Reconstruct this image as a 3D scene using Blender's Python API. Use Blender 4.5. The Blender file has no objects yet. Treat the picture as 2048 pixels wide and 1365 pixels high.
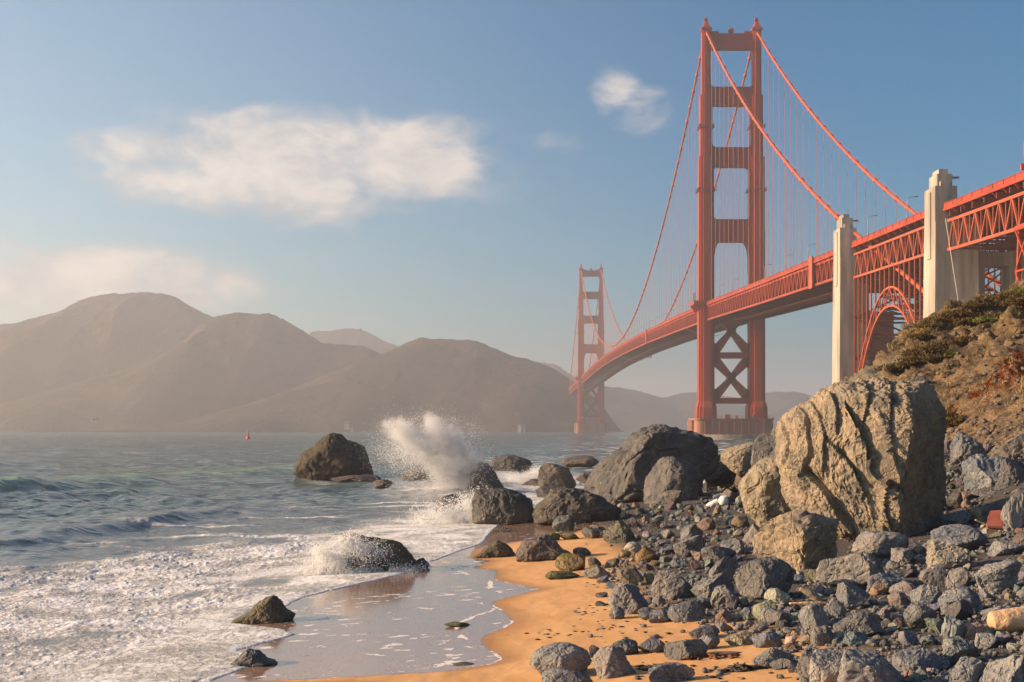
import bpy, math, random
import numpy as np
from mathutils import Vector, Matrix
S = bpy.context.scene
C = S.collection
R = math.radians
rng = np.random.default_rng(11)
random.seed(11)
# ------------------------------------------------------------------ camera, sky, sun, exposure
F, CX, HY, H = 3051.0, 1024.0, 857.0, 6.0        # focal length and horizon of the photograph (2048 px wide), eye height
cam = bpy.data.cameras.new('camera'); camo = bpy.data.objects.new('camera', cam); C.objects.link(camo)
camo.location = (0, 0, H); camo.rotation_euler = (R(90), 0, 0)
cam.sensor_width = 36; cam.lens = F / 2048 * 36; cam.shift_y = (HY - 682.5) / 2048
cam.clip_start = 0.5; cam.clip_end = 40000
S.camera = camo
SUN_EL, SUN_AZ = R(17), R(-93)                   # azimuth clockwise from +Y: the sun stands low in the west, square to the view
sdir = Vector((math.cos(SUN_EL) * math.sin(SUN_AZ), math.cos(SUN_EL) * math.cos(SUN_AZ), math.sin(SUN_EL)))
sun = bpy.data.lights.new('sun', 'SUN'); sun.energy = 5.0; sun.angle = R(0.5); sun.color = (1.0, 0.69, 0.42)
suno = bpy.data.objects.new('sun', sun); C.objects.link(suno); suno.rotation_euler = sdir.to_track_quat('Z', 'Y').to_euler()
S.view_settings.view_transform = 'Standard'; S.view_settings.look = 'None'
S.view_settings.gamma = 1.0; S.view_settings.exposure = 1.16
S.render.engine = 'CYCLES'
cy = S.cycles
cy.use_denoising = True
try: cy.denoiser = 'OPENIMAGEDENOISE'
except Exception: pass
cy.max_bounces = 10; cy.diffuse_bounces = 8; cy.glossy_bounces = 2; cy.transmission_bounces = 8; cy.volume_bounces = 2
cy.transparent_max_bounces = 8; cy.caustics_reflective = False; cy.caustics_refractive = False
cy.sample_clamp_indirect = 4.0

class NT:
    """small helper for node trees"""
    def __init__(s, tree): s.t = tree; s.n = tree.nodes; s.l = tree.links; s.n.clear()
    def add(s, typ, **kw):
        nd = s.n.new(typ)
        for k, v in kw.items():
            if k.startswith('i_'):
                key = k[2:]; key = int(key) if key.isdigit() else key.replace('_', ' ')
                s.put(nd.inputs[key], v)
            else: setattr(nd, k, v)
        return nd
    def put(s, sock, v):
        if isinstance(v, bpy.types.NodeSocket): s.l.new(v, sock)
        elif isinstance(v, bpy.types.Node): s.l.new(v.outputs[0], sock)
        else: sock.default_value = v
    def math(s, op, a, b=0.0, c=0.0, clamp=False):
        nd = s.n.new('ShaderNodeMath'); nd.operation = op; nd.use_clamp = clamp
        s.put(nd.inputs[0], a); s.put(nd.inputs[1], b); s.put(nd.inputs[2], c); return nd.outputs[0]
    def ramp(s, v, a, b, lo=0.0, hi=1.0):
        nd = s.n.new('ShaderNodeMapRange'); nd.interpolation_type = 'SMOOTHSTEP'
        s.put(nd.inputs[0], v); s.put(nd.inputs[1], a); s.put(nd.inputs[2], b); s.put(nd.inputs[3], lo); s.put(nd.inputs[4], hi)
        return nd.outputs[0]
    def mix(s, f, a, b, blend='MIX'):
        nd = s.n.new('ShaderNodeMix'); nd.data_type = 'RGBA'; nd.blend_type = blend
        s.put(nd.inputs[0], f); s.put(nd.inputs[6], a); s.put(nd.inputs[7], b); return nd.outputs[2]
    def noise(s, vec, scale, detail=4, rough=0.55, dist=0.0, typ=None):
        nd = s.n.new('ShaderNodeTexNoise')
        if typ: nd.noise_type = typ
        s.put(nd.inputs['Vector'], vec); nd.inputs['Scale'].default_value = scale
        nd.inputs['Detail'].default_value = detail; nd.inputs['Roughness'].default_value = rough
        nd.inputs['Distortion'].default_value = dist
        return nd.outputs[0]
    def mapping(s, vec, scale=(1, 1, 1), rot=(0, 0, 0), loc=(0, 0, 0)):
        nd = s.n.new('ShaderNodeMapping'); s.put(nd.inputs[0], vec)
        nd.inputs['Location'].default_value = loc; nd.inputs['Rotation'].default_value = rot; nd.inputs['Scale'].default_value = scale
        return nd.outputs[0]
    def pos(s): return s.n.new('ShaderNodeNewGeometry').outputs['Position']
    def attr(s, name):
        nd = s.n.new('ShaderNodeAttribute'); nd.attribute_name = name; return nd.outputs['Fac']
    def bump(s, h, strength, dist, normal=None):
        nd = s.n.new('ShaderNodeBump'); nd.inputs['Strength'].default_value = strength; nd.inputs['Distance'].default_value = dist
        s.put(nd.inputs['Height'], h)
        if normal is not None: s.put(nd.inputs['Normal'], normal)
        return nd.outputs[0]

def c4(c): return (c[0], c[1], c[2], 1.0)

w = bpy.data.worlds.new('World'); S.world = w; w.use_nodes = True
t = NT(w.node_tree)
sky = t.add('ShaderNodeTexSky', sky_type='NISHITA', sun_disc=False, sun_elevation=SUN_EL, sun_rotation=SUN_AZ, altitude=0.0)
sky.air_density = 1.0; sky.dust_density = 0.6; sky.ozone_density = 2.5
SKY = 0.058
skv = t.add('ShaderNodeSeparateXYZ', i_0=t.add('ShaderNodeTexCoord').outputs['Generated'])
skg = t.ramp(skv.outputs[0], -0.40, 0.20)          # paler towards the sun's side of the sky, deeper blue away from it
skc = t.mix(1.0, sky.outputs[0], t.mix(skg, (1.25, 1.36, 1.32, 1), (0.0, 0.58, 0.86, 1)), 'MULTIPLY')
bg = t.add('ShaderNodeBackground', i_Color=skc, i_Strength=SKY)
# clouds as part of the sky, placed by azimuth and elevation of the direction looked at
geo = t.add('ShaderNodeTexCoord').outputs['Generated']
sx = t.add('ShaderNodeSeparateXYZ', i_0=geo)
az = t.math('ARCTAN2', sx.outputs[0], sx.outputs[1]); el = t.math('ARCSINE', sx.outputs[2])
cv = t.add('ShaderNodeCombineXYZ', i_0=az, i_1=el)
def dg(px, py):
    x, z = (px - CX) / F, (HY - py) / F
    return math.atan2(x, 1), math.asin(z / math.sqrt(1 + x * x + z * z))
def blob(px, py, rx, ry):
    a, e = dg(px, py)
    u = t.math('DIVIDE', t.math('SUBTRACT', az, a), rx / F); v = t.math('DIVIDE', t.math('SUBTRACT', el, e), ry / F)
    return t.math('SUBTRACT', 1.0, t.math('ADD', t.math('MULTIPLY', u, u), t.math('MULTIPLY', v, v)))
shape = None
for b in ((560, 325, 350, 100), (800, 325, 240, 92), (420, 345, 220, 84), (310, 300, 170, 44), (610, 380, 180, 74), (1236, 182, 62, 56), (1288, 222, 78, 62),
          (90, 570, 340, 78), (290, 566, 260, 70), (-150, 555, 260, 90), (1010, 285, 190, 45), (690, 640, 190, 36)):
    k = blob(*b)
    if b[0] in (1010, 690): k = t.math('SUBTRACT', k, 0.95)
    if b[0] in (1236, 1288): k = t.math('SUBTRACT', k, 0.42)
    shape = k if shape is None else t.math('SMOOTH_MAX', shape, k, 0.25)
n1 = t.noise(t.mapping(cv, (0.8, 1.5, 1)), 21, 8, 0.57, 0.5)
n2 = t.noise(t.mapping(cv, (0.7, 1.4, 1)), 75, 6, 0.65, 1.0)
dens = t.math('ADD', t.math('MULTIPLY', t.math('MAXIMUM', shape, -2.5), 0.62), t.math('ADD', t.math('MULTIPLY', t.math('SUBTRACT', n1, 0.5), 1.9), t.math('MULTIPLY', t.math('SUBTRACT', n2, 0.5), 0.5)))
cover = t.math('MULTIPLY', t.ramp(dens, -0.30, 0.66), 0.93)
cl_n = t.noise(t.mapping(cv, (1, 1.6, 1), loc=(0.010, -0.006, 0)), 26, 5, 0.55, 0.3)
ccol = t.mix(t.ramp(t.math('ADD', t.math('MULTIPLY', dens, 0.5), cl_n), 0.45, 1.05), (0.38, 0.375, 0.38, 1), (0.62, 0.55, 0.49, 1))
cbg = t.add('ShaderNodeBackground', i_Color=ccol, i_Strength=0.72)
mx = t.add('ShaderNodeMixShader', i_0=cover, i_1=bg.outputs[0], i_2=cbg.outputs[0])
t.add('ShaderNodeOutputWorld', i_0=mx.outputs[0])

# ------------------------------------------------------------------ numeric helpers
def _hash(ix, iy, iz, seed):
    with np.errstate(over='ignore'):
        h = (ix.astype(np.uint32) * np.uint32(374761393) + iy.astype(np.uint32) * np.uint32(668265263)
             + iz.astype(np.uint32) * np.uint32(2147483647) + np.uint32((seed * 1274126177) & 0xffffffff))
        h = (h ^ (h >> np.uint32(13))) * np.uint32(1274126177)
        h = (h ^ (h >> np.uint32(16))) * np.uint32(2246822519)
        return h ^ (h >> np.uint32(15))
_G = rng.normal(size=(256, 3)).astype(np.float32); _G /= np.linalg.norm(_G, axis=1)[:, None]
def perlin(p, seed=0):
    p = np.asarray(p, np.float32); f0 = np.floor(p); f = p - f0; i = f0.astype(np.int64)
    u = f * f * f * (f * (f * 6 - 15) + 10)
    out = np.zeros(len(p), np.float32)
    for dx in (0, 1):
        wx = u[:, 0] if dx else 1 - u[:, 0]
        for dy in (0, 1):
            wy = u[:, 1] if dy else 1 - u[:, 1]
            for dz in (0, 1):
                wz = u[:, 2] if dz else 1 - u[:, 2]
                g = _G[_hash(i[:, 0] + dx, i[:, 1] + dy, i[:, 2] + dz, seed) & np.uint32(255)]
                out += wx * wy * wz * (g[:, 0] * (f[:, 0] - dx) + g[:, 1] * (f[:, 1] - dy) + g[:, 2] * (f[:, 2] - dz))
    return out * 1.5
def fbm(p, octs=4, seed=0, lac=2.03, gain=0.5, ridged=False):
    p = np.asarray(p, np.float32); a = 1.0; o = np.zeros(len(p), np.float32); s = 0
    for k in range(octs):
        n = perlin(p, seed + 17 * k)
        if ridged: n = 1 - 2 * np.abs(n)
        o += a * n; s += a; p = p * lac + 3.7; a *= gain
    return o / s
def P3(x, y, z=None):
    return np.stack([x, y, np.zeros_like(x) if z is None else z], 1)
def sstep(a, b, x):
    u = np.clip((x - a) / (b - a), 0, 1); return u * u * (3 - 2 * u)

def mesh_np(name, v, faces, smooth=True, attrs=None):
    """faces: (N,3) or (N,4) array, or a list of index tuples"""
    me = bpy.data.meshes.new(name)
    v = np.asarray(v, np.float32)
    if isinstance(faces, np.ndarray):
        n, k = faces.shape; idx = faces.astype(np.int32).ravel(); start = np.arange(n, dtype=np.int32) * k; tot = np.full(n, k, np.int32)
    else:
        tot = np.array([len(f) for f in faces], np.int32); idx = np.array([i for f in faces for i in f], np.int32)
        start = np.concatenate([[0], np.cumsum(tot)[:-1]]).astype(np.int32); n = len(faces)
    me.vertices.add(len(v)); me.vertices.foreach_set('co', v.ravel())
    me.loops.add(len(idx)); me.loops.foreach_set('vertex_index', idx)
    me.polygons.add(n); me.polygons.foreach_set('loop_start', start); me.polygons.foreach_set('loop_total', tot)
    me.polygons.foreach_set('use_smooth', np.full(n, smooth, bool))
    for k2, a in (attrs or {}).items():
        at = me.attributes.new(k2, 'FLOAT', 'POINT'); at.data.foreach_set('value', np.asarray(a, np.float32))
    me.update(calc_edges=True)
    return me
def grid_faces(nr, nc):
    i = np.arange(nr - 1)[:, None] * nc + np.arange(nc - 1)[None, :]; i = i.ravel()
    return np.stack([i, i + 1, i + nc + 1, i + nc], 1)
def link(name, me, mat=None, parent=None, loc=None, color=None):
    o = bpy.data.objects.new(name, me); C.objects.link(o)
    if me is not None and mat is not None and not me.materials: me.materials.append(mat)
    if parent is not None: o.parent = parent
    if loc is not None: o.location = loc
    if color is not None: o.color = (color[0], color[1], color[2], 1)
    return o
def tag(o, label, cat, group=None, kind=None):
    o['label'] = label; o['category'] = cat
    if group: o['group'] = group
    if kind: o['kind'] = kind
    return o
def empty(name, loc=(0, 0, 0), rz=0.0, parent=None):
    o = bpy.data.objects.new(name, None); C.objects.link(o); o.location = loc; o.rotation_euler = (0, 0, rz); o.empty_display_size = 0.2
    if parent is not None: o.parent = parent
    return o

class MB:
    """collects shapes into one mesh"""
    def __init__(s): s.v = []; s.f = []
    def add(s, v, f):
        b = len(s.v); s.v += [tuple(p) for p in v]; s.f += [tuple(i + b for i in q) for q in f]
    def box(s, x0, x1, y0, y1, z0, z1):
        s.add([(x0, y0, z0), (x1, y0, z0), (x1, y1, z0), (x0, y1, z0), (x0, y0, z1), (x1, y0, z1), (x1, y1, z1), (x0, y1, z1)],
              [(0, 3, 2, 1), (4, 5, 6, 7), (0, 1, 5, 4), (1, 2, 6, 5), (2, 3, 7, 6), (3, 0, 4, 7)])
    def bar(s, p, q, w, h):
        p, q = Vector(p), Vector(q); d = (q - p).normalized()
        up = Vector((0, 0, 1)) if abs(d.z) < 0.95 else Vector((0, 1, 0))
        a = d.cross(up).normalized(); b = a.cross(d).normalized(); a *= w / 2; b *= h / 2
        s.add([p - a - b, p + a - b, p + a + b, p - a + b, q - a - b, q + a - b, q + a + b, q - a + b],
              [(0, 3, 2, 1), (4, 5, 6, 7), (0, 1, 5, 4), (1, 2, 6, 5), (2, 3, 7, 6), (3, 0, 4, 7)])
    def tube(s, pts, r, n=8, cap=True):
        pts = [Vector(p) for p in pts]; b0 = len(s.v); rs = r if isinstance(r, (list, tuple)) else [r] * len(pts)
        for i, p in enumerate(pts):
            d = (pts[min(i + 1, len(pts) - 1)] - pts[max(i - 1, 0)]).normalized()
            up = Vector((0, 0, 1)) if abs(d.z) < 0.9 else Vector((1, 0, 0))
            a = d.cross(up).normalized(); b = a.cross(d)
            for k in range(n):
                an = 2 * math.pi * k / n; s.v.append(tuple(p + (a * math.cos(an) + b * math.sin(an)) * rs[i]))
        for i in range(len(pts) - 1):
            for k in range(n):
                k2 = (k + 1) % n; s.f.append((b0 + i * n + k, b0 + i * n + k2, b0 + (i + 1) * n + k2, b0 + (i + 1) * n + k))
        if cap:
            s.f.append(tuple(b0 + k for k in range(n))[::-1]); s.f.append(tuple(b0 + (len(pts) - 1) * n + k for k in range(n)))
    def prism_y(s, poly, y0, y1):            # polygon in x,z pushed along y
        n = len(poly); s.add([(x, y0, z) for x, z in poly] + [(x, y1, z) for x, z in poly],
              [tuple(range(n)), tuple(range(2 * n - 1, n - 1, -1))] + [(i, i + n, (i + 1) % n + n, (i + 1) % n) for i in range(n)])
    def prism_z(s, poly0, z0, z1, poly1=None):   # polygon in x,y pushed up
        poly1 = poly1 or poly0; n = len(poly0)
        s.add([(x, y, z0) for x, y in poly0] + [(x, y, z1) for x, y in poly1],
              [tuple(range(n - 1, -1, -1)), tuple(range(n, 2 * n))] + [(i, (i + 1) % n, (i + 1) % n + n, i + n) for i in range(n)])
    def lathe(s, prof, n=16, cx=0, cy=0):
        b0 = len(s.v)
        for r, z in prof:
            for k in range(n): s.v.append((cx + r * math.cos(2 * math.pi * k / n), cy + r * math.sin(2 * math.pi * k / n), z))
        for i in range(len(prof) - 1):
            for k in range(n):
                k2 = (k + 1) % n; s.f.append((b0 + i * n + k, b0 + i * n + k2, b0 + (i + 1) * n + k2, b0 + (i + 1) * n + k))
        s.f.append(tuple(b0 + k for k in range(n))[::-1]); s.f.append(tuple(b0 + (len(prof) - 1) * n + k for k in range(n)))
    def mesh(s, name, smooth=False): return mesh_np(name, np.array(s.v, np.float32), s.f, smooth)
    def build(s, name, mat, parent=None, smooth=False): return link(name, s.mesh(name, smooth), mat, parent)

# ------------------------------------------------------------------ materials
def principled(name):
    m = bpy.data.materials.new(name); m.use_nodes = True; t = NT(m.node_tree)
    b = t.add('ShaderNodeBsdfPrincipled'); out = t.add('ShaderNodeOutputMaterial', i_0=b.outputs[0])
    return m, t, b, out
def mat_simple(name, col, rough=0.6, var=0.25, scale=0.5, bump=0.0, streak=False, col2=None, spec=0.5):
    m, t, b, _ = principled(name); p = t.pos()
    if streak: p = t.mapping(p, (1, 1, 0.12))
    n = t.noise(p, scale, 6, 0.6)
    c2 = col2 or tuple(x * (1 - var) for x in col); c1 = tuple(min(1, x * (1 + var * 0.6)) for x in col)
    t.put(b.inputs['Base Color'], t.mix(t.ramp(n, 0.32, 0.68), c4(c2), c4(c1)))
    b.inputs['Roughness'].default_value = rough; b.inputs['Specular IOR Level'].default_value = spec
    if bump: t.put(b.inputs['Normal'], t.bump(t.noise(p, scale * 6, 5), bump, 0.1))
    return m
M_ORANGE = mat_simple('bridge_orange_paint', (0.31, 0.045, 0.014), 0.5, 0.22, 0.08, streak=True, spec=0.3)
M_CABLE = mat_simple('cable_orange_paint', (0.39, 0.078, 0.026), 0.5, 0.15, 0.3)
M_CONC = mat_simple('pale_concrete', (0.36, 0.318, 0.265), 0.85, 0.45, 0.22, 0.25, streak=True)
M_PIER = mat_simple('pier_concrete', (0.30, 0.13, 0.085), 0.85, 0.25, 0.15, 0.2, streak=True)
M_FENDER = mat_simple('fender_concrete', (0.22, 0.19, 0.17), 0.85, 0.3, 0.2)
M_ROAD = mat_simple('deck_shade_paint', (0.12, 0.032, 0.022), 0.7, 0.3, 0.2)  # bridge red darkened: the shade under the deck is put into the colour
M_GREY = mat_simple('grey_lamp_metal', (0.25, 0.2, 0.19), 0.5, 0.2, 1.0)
M_RED = mat_simple('red_paint', (0.62, 0.08, 0.05), 0.5, 0.2, 0.7)
M_WHITE = mat_simple('white_paint', (0.75, 0.73, 0.70), 0.6, 0.12, 1.0)
M_WALL = mat_simple('dull_house_wall', (0.33, 0.32, 0.30), 0.8, 0.12, 1.0)
M_ROOF = mat_simple('dark_roof_tiles', (0.16, 0.09, 0.07), 0.8, 0.2, 0.5)
M_DARK = mat_simple('dark_feathers', (0.05, 0.05, 0.05), 0.7, 0.2, 1.0)

# ------------------------------------------------------------------ ground functions
def _ip(ys, xs):
    ys, xs = np.array(ys, float), np.array(xs, float); return lambda y: np.interp(y, ys, xs)
shift = _ip((0, 86, 96, 112, 130, 150, 170, 250, 350, 450, 520, 620, 900, 6000), (0, 0, 1.5, 4.5, 13, 22, 36, 70, 95, 110, 118, 220, 480, 3600))
def beach_z(x, y):
    u = x - shift(y)
    lo = 0.39 + 0.048 * (u + 0.5)
    hi = 0.39 + 0.085 * (u + 0.5)
    z = np.where(u < -0.5, lo, hi) + 0.25 * np.log1p(np.exp(np.clip((u - 18) / 1.5, -30, 30))) * 1.5 * (1 - sstep(130, 200, y))
    return np.clip(z, -2.0, 22)
HP = np.array([
 (25, 70, 4.5), (25.5, 80, 5), (26, 92, 5.3), (26, 100, 5.4), (25, 110, 5.5), (33, 115, 11.2), (32, 100, 9.0), (36.9, 110, 11.9), (28.5, 85, 6.2), (31, 122, 10.2),
 (29.3, 125, 9.0), (33, 130, 11.9), (36.5, 135, 14.0), (43.1, 142, 15.9), (50.3, 150, 17.6), (75, 160, 20.5), (100, 165, 24), (24, 123, 6.3), (18, 121, 2.6), (30, 112, 9.0), (41, 125, 14.3), (28.5, 104, 7.2),
 (20, 136, -1), (27, 141, 3), (35, 150, 7), (45, 163, 10), (60, 178, 13), (90, 195, 16), (40, 190, 1), (60, 220, 3), (100, 250, 8), (150, 250, 16),
 (120, 350, 8), (160, 400, 14), (100, 400, 5), (110, 500, 5), (160, 550, 10), (200, 300, 20), (200, 600, 10), (140, 170, 32), (200, 150, 38),
 (60, 100, 20), (62, 130, 20), (45, 100, 14.8), (45, 80, 14), (60, 60, 19), (30, 60, 7), (40, 60, 13), (30, 40, 7), (50, 40, 17), (100, 60, 32), (100, 110, 32), (100, 20, 30), (30, 20, 7), (60, 20, 20),
 (18, 60, 0.5), (18, 75, 1), (16, 90, 0), (15, 108, 0), (15, 40, -1), (15, 20, -1), (8, 120, -3), (0, 60, -6), (0, 100, -6), (0, 20, -6), (10, 150, -4), (20, 170, -4), (40, 250, -4), (60, 400, -4), (80, 600, -4), (-30, 60, -12), (-30, 150, -12)], float)
def _tps_k(r2): return np.where(r2 > 1e-9, 0.5 * r2 * np.log(np.maximum(r2, 1e-9)), 0)
_sc = np.array((1.0, 1.0)); _hx = HP[:, :2] * _sc / 20.0
_n = len(HP); _K = _tps_k(((_hx[:, None] - _hx[None]) ** 2).sum(-1)) + np.eye(_n) * 0.02
_Pm = np.c_[np.ones(_n), _hx]; _A = np.block([[_K, _Pm], [_Pm.T, np.zeros((3, 3))]])
_W = np.linalg.solve(_A, np.r_[HP[:, 2], 0, 0, 0])
def hill_z(x, y):
    q = np.stack([x, y], 1) / 20.0; o = np.zeros(len(q))
    for a in range(0, len(q), 20000):
        k = q[a:a + 20000]; o[a:a + 20000] = _tps_k(((k[:, None] - _hx[None]) ** 2).sum(-1)) @ _W[:_n] + _W[_n] + k @ _W[_n + 1:]
    return o
def land_z(x, y):
    x, y = np.atleast_1d(np.asarray(x, float)), np.atleast_1d(np.asarray(y, float))
    b, h = beach_z(x, y), hill_z(x, y); k = 0.8
    hh = np.clip(0.5 + 0.5 * (h - b) / k, 0, 1)
    return b * (1 - hh) + h * hh + k * hh * (1 - hh)
def px2ground(px, py, zmin=-0.1):
    """where the line of sight through a photograph pixel first meets the land"""
    ys = np.geomspace(24, 420, 110)
    for _ in range(2):
        x = (px - CX) / F * ys; z = H + (HY - py) / F * ys
        d = z - np.maximum(land_z(x, ys), zmin)
        i = int(np.argmax(d <= 0)) if (d <= 0).any() else len(ys) - 1
        if _ == 0: ys = np.linspace(ys[max(i - 1, 0)], ys[i], 40)
    return x[i], ys[i], float(max(land_z(x[i], ys[i])[0], zmin))
def curve_from_px(pts, z=None):
    a = np.array([px2ground(px, py) for px, py in pts]); o = np.argsort(a[:, 1]); return a[o, 1], a[o, 0]
def worley(p, seed=0):
    """distance to the nearest and second nearest of scattered points: creases and chips"""
    p = np.asarray(p, np.float32); i = np.floor(p).astype(np.int64); f1 = np.full(len(p), 9.0, np.float32); f2 = f1.copy()
    for dx in (-1, 0, 1):
        for dy in (-1, 0, 1):
            for dz in (-1, 0, 1):
                cx, cy_, cz = i[:, 0] + dx, i[:, 1] + dy, i[:, 2] + dz; h = _hash(cx, cy_, cz, seed)
                q = np.stack([cx + (h & np.uint32(1023)) / 1023.0, cy_ + ((h >> np.uint32(10)) & np.uint32(1023)) / 1023.0, cz + ((h >> np.uint32(20)) & np.uint32(1023)) / 1023.0], 1)
                d_ = np.sqrt(((p - q) ** 2).sum(1)).astype(np.float32); f2 = np.minimum(f2, np.maximum(f1, d_)); f1 = np.minimum(f1, d_)
    return f1, f2
M_INNER = mat_simple('shaded_lattice_paint', (0.16, 0.034, 0.016), 0.6, 0.3, 0.2)  # bridge orange darkened, the deep shade inside the lattice painted in
# ------------------------------------------------------------------ the suspension bridge
P1 = (121.3, 845.0); BRZ = math.atan2(11.3, 1280)
bridge = empty('suspension_bridge', (P1[0], P1[1], 0), BRZ)
tag(bridge, 'long orange suspension bridge with two towers, crossing the water into the haze', 'bridge')
_rs = (-700, -513, -464, -435, -342, -191, -17, 160, 320, 480, 640, 815, 1000, 1231, 1280, 1700)
_rz = (58, 62, 63.3, 64.4, 66.5, 70.3, 75.2, 78.8, 81.6, 83.6, 84.7, 84.6, 82.6, 78.2, 77.2, 70)
def rail(s): return float(np.interp(s, _rs, _rz))
def bworld(tx, s, z):
    c, sn = math.cos(BRZ), math.sin(BRZ); return (P1[0] + tx * c - s * sn, P1[1] + tx * sn + s * c, z)

def leg_poly(tc, wt, ws):
    q = [(0.5, 0.28), (0.40, 0.28), (0.40, 0.40), (0.24, 0.40), (0.24, 0.5)]
    pts = [(a, b) for a, b in q] + [(-a, b) for a, b in q[::-1]] + [(-a, -b) for a, b in q] + [(a, -b) for a, b in q[::-1]]
    return [(tc + a * wt, b * ws) for a, b in pts]
def arc_corner(cx, cz, rx, rz, a0, a1, n=6):
    return [(cx + rx * math.cos(R(a0 + (a1 - a0) * i / n)), cz + rz * math.sin(R(a0 + (a1 - a0) * i / n))) for i in range(n + 1)]
def strut_poly(b, z0, z1, lo, hi):
    """a portal panel between the legs whose corners sweep down (lo) and up (hi) along them"""
    p = [(-b, z0 - lo[1])] + arc_corner(-b + lo[0], z0 - lo[1], lo[0], lo[1], 180, 90)[1:]
    p += arc_corner(b - lo[0], z0 - lo[1], lo[0], lo[1], 90, 0)
    p += [(b, z1 + hi[1])] + arc_corner(b - hi[0], z1 + hi[1], hi[0], hi[1], 0, -90)[1:]
    p += arc_corner(-b + hi[0], z1 + hi[1], hi[0], hi[1], -90, -180)
    return p
TC = 14.0
def make_tower():
    root = empty('tower', (0, 0, 0), 0, bridge)
    secs = [(11.3, 17.5, 10.8, 18, 10.8, 18), (17.5, 21.0, 10.8, 18, 8.6, 15), (21.0, 115, 8.6, 15, 8.4, 14), (115, 156, 8.2, 13, 8.2, 13), (156, 190, 6.5, 11, 6.5, 11), (190, 226, 4.9, 9, 4.7, 9)]
    for sg in (-1, 1):
        m = MB()
        for z0, z1, a0, b0, a1, b1 in secs: m.prism_z(leg_poly(sg * TC, a0, b0), z0, z1, leg_poly(sg * TC, a1, b1))
        lg = m.build('leg', M_ORANGE, root)
        m = MB(); cx = sg * TC
        m.prism_z([(cx - 2.9, -5), (cx + 2.9, -5), (cx + 2.9, 5), (cx - 2.9, 5)], 226, 226.9)
        m.prism_z([(cx - 2.1, -5), (cx + 2.1, -5), (cx + 2.1, 5), (cx - 2.1, 5)], 226.9, 230.6, [(cx - 0.8, -2.2), (cx + 0.8, -2.2), (cx + 0.8, 2.2), (cx - 0.8, 2.2)])
        m.box(cx - 0.8, cx + 0.8, -1, 1, 230.2, 233.2); m.box(cx - 1.1, cx + 1.1, -1.3, 1.3, 231.6, 232.1); m.tube([(cx, 0, 233), (cx, 0, 235.8)], 0.12, 6)
        m.build('saddle_housing', M_ORANGE, root)
        for z in (137, 172):                     # inspection walkways that ring the leg
            m = MB(); wv = 8.2 if z < 150 else 6.5; dv = 13 if z < 150 else 11
            for x0, x1, y0, y1 in ((cx - wv / 2 - .9, cx - wv / 2 - .1, -dv / 2 - .9, dv / 2 + .9), (cx + wv / 2 + .1, cx + wv / 2 + .9, -dv / 2 - .9, dv / 2 + .9), (cx - wv / 2 - .1, cx + wv / 2 + .1, -dv / 2 - .9, -dv / 2 - .1)):
                m.box(x0, x1, y0, y1, z, z + 0.35); m.box(x0, x1, y0, y1, z + 1.25, z + 1.4)
            m.build('inspection_walkway', M_ORANGE, root)
    for z0, z1, wl, lo, hi, th, flute in ((215.6, 223.6, 4.7, (1.6, 4.6), (0.4, 1.2), 5, False), (184.4, 194.6, 4.9, (2.6, 3.8), (2.4, 2.6), 5.5, True),
                                          (150.5, 161.2, 6.5, (3.2, 6.0), (2.6, 3.0), 6, True), (109.0, 121.4, 8.2, (3.6, 15.0), (2.0, 2.4), 6.5, True)):
        b = TC - wl / 2 + 0.15
        m = MB(); m.prism_y(strut_poly(b, z0, z1, lo, hi), -th / 2, th / 2)
        if flute:
            n = 9
            for k in range(n):
                x = -b + lo[0] + (2 * b - 2 * lo[0]) * (k + 0.5) / n
                m.box(x - 0.45, x + 0.45, -th / 2 - 0.45, -th / 2 + 0.1, z0 + 0.6, z1 - 0.9)
        m.box(-b + 2, b - 2, -th / 2 - 0.6, -th / 2 + 0.1, z1 - 0.7, z1 - 0.1); m.box(-b + 2, b - 2, -th / 2 - 0.6, -th / 2 + 0.1, z0 + 0.02, z0 + 0.5)
        m.build('portal_strut', M_ORANGE, root)
    m = MB()                                       # stepped parapet and beacon on the topmost strut
    m.box(-11.6, -7, -2.2, 2.2, 223.8, 225.4); m.box(7, 11.6, -2.2, 2.2, 223.8, 225.4); m.box(-7, 7, -2.3, 2.3, 223.5, 224.3)
    m.build('parapet', M_ORANGE, root)
    m = MB(); m.lathe([(0.05, 224.2)] + [(1.7 * math.sin(R(a)), 226.2 - 1.7 * math.cos(R(a))) for a in range(20, 165, 16)] + [(0.05, 227.9)], 14); m.build('beacon', M_ORANGE, root, True)
    b = TC - 4.0
    m = MB()                                       # cross bracing under the deck
    def plate(poly): m.prism_y(poly, -2.2, 2.2)
    for z0, z1 in ((19.6, 22.8), (44.6, 48.0)): plate([(-b, z0), (b, z0), (b, z1), (-b, z1)])
    for z0, z1 in ((22.8, 44.6), (48.0, 72.0)):
        zc = (z0 + z1) / 2; hw = 2.5
        for sg in (-1, 1):
            for zz, up in ((z0, 1), (z1, -1)):
                plate([(sg * b, zz - up * 0.0), (sg * (b - 3.4), zz), (0, zc - up * hw * 0.9), (0, zc + up * hw * 0.9)] if False else
                      [(sg * b, zz + up * 3.4), (sg * b, zz - up * 0.6), (sg * (b - 3.2), zz - up * 0.6), (sg * 0.0, zc - up * 2.6), (0, zc + up * 1.6)])
        plate([(-2.4, zc - 2.6), (2.4, zc - 2.6), (2.4, zc + 2.6), (-2.4, zc + 2.6)])
        for sg in (-1, 1):
            for zz, up in ((z0, 1), (z1, -1)): plate([(sg * b, zz), (sg * (b - 2.8), zz), (sg * (b - 2.8), zz + up * 1.6), (sg * (b - 0.8), zz + up * 5.2), (sg * b, zz + up * 5.2)])
    m.build('cross_bracing', M_ORANGE, root)
    m = MB()                                       # the pier: ribbed concrete block
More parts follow.
